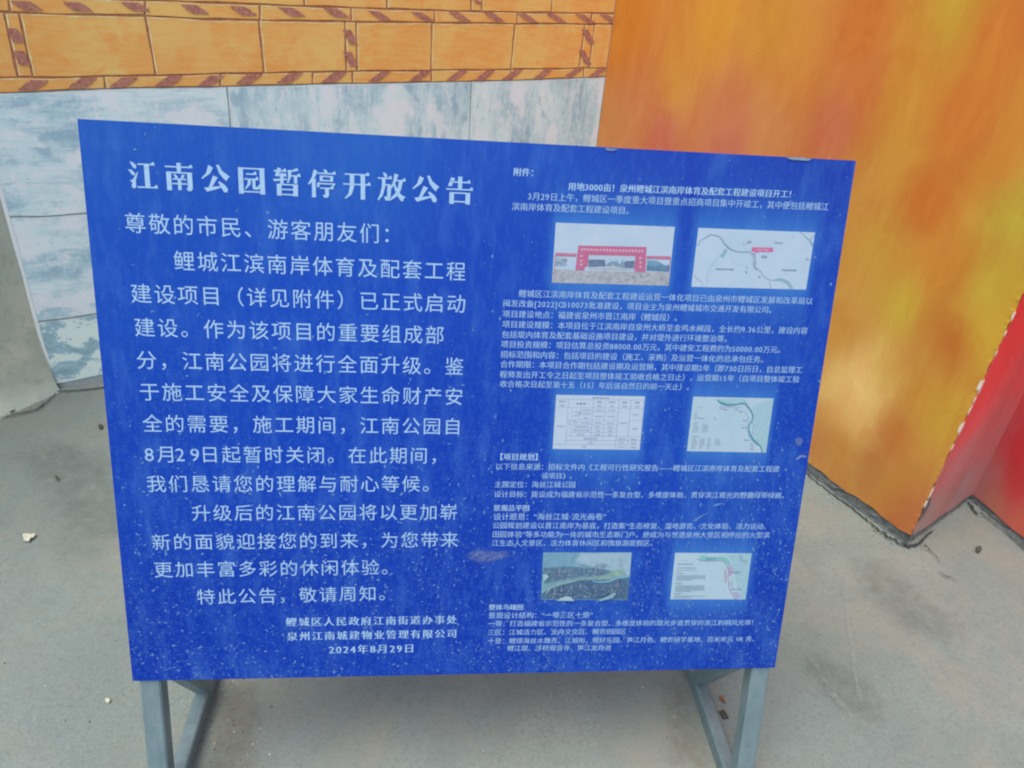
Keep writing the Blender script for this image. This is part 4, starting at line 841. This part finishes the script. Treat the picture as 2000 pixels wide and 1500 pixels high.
# mud smear, scratches and chipped rim
smear = m_stain('mud_smear', (130, 152, 208), .6, 150, .32, .62)
def patch(pts, mat, n, name):
    a = [buv(q) for q in pts]; area = sum(a[i][0] * a[(i + 1) % len(a)][1] - a[(i + 1) % len(a)][0] * a[i][1] for i in range(len(a))); f = tuple(range(len(a))); f = f[::-1] if area > 0 else f
    return mesh_obj(name, [BP(u, v, n) for u, v in a], [f], mat, board)
q = [(906, 1080), (928, 1070), (952, 1072), (974, 1075), (998, 1072), (1000, 1087), (974, 1093), (956, 1100), (934, 1102), (910, 1092)]; a = np.array([buv(p) for p in q]); c0 = a.mean(0); a2 = c0 + (a - c0) * .55
mesh_obj('mud_smear', [BP(*c0, .0019)] + [BP(*p, .0019) for p in a2] + [BP(*p, .0019) for p in a], [(0, 1 + (i + 1) % 10, 1 + i) for i in range(10)] + [(1 + i, 1 + (i + 1) % 10, 11 + (i + 1) % 10, 11 + i) for i in range(10)], smear, board, cols=np.r_[np.ones((11, 3)), np.zeros((10, 3))])
patch([(1552, 856), (1560, 853), (1567, 857), (1566, 866), (1560, 871), (1553, 866)], m_film('mark_pale', (116, 140, 208), .5), .0019, 'scuff')
patch([(1553, 896), (1562, 888), (1572, 889), (1575, 893), (1564, 892), (1556, 898)], m_film('mark_pale_b', (128, 150, 214), .8), .0019, 'scuff')
patch([(1392, 986), (1402, 982), (1412, 983), (1402, 986), (1394, 989)], m_film('mark_pale_c', (112, 156, 230), .8), .0019, 'scuff')
patch([(1352, 1016), (1368, 1006), (1386, 999), (1370, 1008), (1356, 1018)], m_film('mark_pale_d', (112, 156, 230), .7), .0019, 'scuff')
patch([(1534, 308.5), (1548, 307), (1566, 308), (1584, 310), (1578, 314), (1560, 313), (1546, 312)], m_print('bare_rim', (128, 152, 178), .6, 24), .0019, 'chipped_rim')
patch([(1180, 290), (1192, 289.5), (1208, 291), (1196, 295), (1186, 294)], m_print('bare_rim_b', (112, 136, 196), .6, 24), .0019, 'chipped_rim')

# ---------------------------------------------------------------- grit and small debris on the ground
def pebble_mesh(name, r, seed, flat=.6):
    rr = random.Random(seed); v = []; n = 6
    for z, k in ((0, .75), (flat * r * .6, 1.0), (flat * r * 1.15, .6)):
        for i in range(n):
            a = 2 * math.pi * i / n; q = r * k * rr.uniform(.7, 1.15); v.append((q * math.cos(a), q * math.sin(a), z))
    f = [tuple(range(n))[::-1], tuple(range(2 * n, 3 * n))] + [(j * n + i, j * n + (i + 1) % n, (j + 1) * n + (i + 1) % n, (j + 1) * n + i) for j in range(2) for i in range(n)]
    return v, f
mb = MB(); rr = random.Random(21)
def grit(n, fn, r0, r1):
    for i in range(n):
        x, y = fn(); r = r0 * (r1 / r0) ** (rr.random() ** 2); v, f = pebble_mesh('', r, rr.random()); mb.add([(x + a, y + b, c - .001) for a, b, c in v], f, rr.choice([0, 0, 0, 0, 0, 0, 1, 2]))
def clear(q):                                           # a spot on open ground, not inside a wall
    if np.dot(q - WP.o, WP.n) < .03 or np.dot(q - GP.o, GP.n) < .03 or np.dot(q - FP.o, FP.n) < .01: return False
    return np.dot(q - OP.o, OP.n) > .015 or (np.dot(q - OP.o, OP.t) > OLEN and np.dot(q - RP.o, RP.n) > .01)
def field():
    while True:
        g = ground((rr.uniform(-200, 2200), rr.uniform(640, 1700)))
        if clear(g): return g[0], g[1]
grit(700, field, .0007, .0024)
def near(p, sd):
    g = ground(p)
    def f():
        for _ in range(200):
            x, y = rr.gauss(g[0], sd), rr.gauss(g[1], sd * 1.4)
            if clear(np.array([x, y, 0.0])): break
        return x, y
    return f
for pxy, n, sd in [((440, 1380), 120, .035), ((425, 1480), 130, .05), ((330, 1400), 60, .03), ((1330, 1400), 80, .05), ((1720, 1040), 60, .02), ((1800, 1062), 30, .015), ((1900, 995), 30, .012), ((60, 800), 40, .03), ((140, 770), 40, .03), ((1640, 975), 40, .03)]:
    grit(n, near(pxy, sd), .0009, .0034)
tag(mb.build('grit', [M['pebble'], M['pale'], M['dark']]), 'fine grit and sand scattered over the concrete ground', 'grit', kind='stuff')
def flake(name, px_pts, mat, th, lift, label, cat):
    P = [ground(q) for q in px_pts]; c = sum(P) / len(P); rr2 = random.Random(int(c[0] * 1e4)); k = len(P)
    o = empty(name, (c[0], c[1], 0)); bpy.data.objects.remove(o)
    bot = [(q[0], q[1], .001 + lift * rr2.random()) for q in P]; top = [(a, b, z + th) for a, b, z in bot]
    v = np.array(bot + top) ; f = [tuple(range(k)), tuple(range(k, 2 * k))] + [(i, (i + 1) % k, (i + 1) % k + k, i + k) for i in range(k)]
    v = v - np.array([c[0], c[1], 0]); ob = mesh_obj(name, v, f, mat); ob.location = (c[0], c[1], 0); return tag(ob, label, cat)
flake('paint_flake', [(45, 1046), (52, 1043), (62, 1045), (70, 1044), (66, 1051), (60, 1054), (57, 1059), (47, 1057)], M['pale'], .0025, .003, 'pale cream paint flake lying on open concrete beside the board', 'paint flake')
flake('dead_leaf', [(1404, 1365), (1410, 1360), (1414, 1367), (1417, 1376), (1411, 1374), (1407, 1370)], M['leaf'], .0012, .006, 'small curled brown dry leaf between the steel frame rails', 'leaf')
flake('stone_chip', [(1404, 1392), (1412, 1388), (1418, 1396), (1423, 1405), (1412, 1406)], M['dark'], .004, .002, 'dark angular stone chip beside the brown dry leaf', 'stone')
flake('pebble', [(107, 930), (111, 930), (115, 935), (113, 940), (109, 937)], M['dark'], .003, .001, 'tiny dark pebble on open concrete below the pale stone mural', 'pebble')
flake('pebble', [(193, 832), (199, 830), (202, 835), (198, 840), (193, 838)], M['dark'], .004, .001, 'small dark pebble just off the board edge near the pale wall', 'pebble')
flake('pebble', [(206, 1368), (212, 1366), (216, 1370), (213, 1375), (207, 1373)], M['pale'], .004, .001, 'small pale pebble beside the front steel leg', 'pebble')
flake('pebble', [(1906, 1070), (1914, 1068), (1917, 1075), (1911, 1080), (1906, 1077)], M['dark'], .004, .001, 'dark pebble on concrete in front of the red wall', 'pebble')
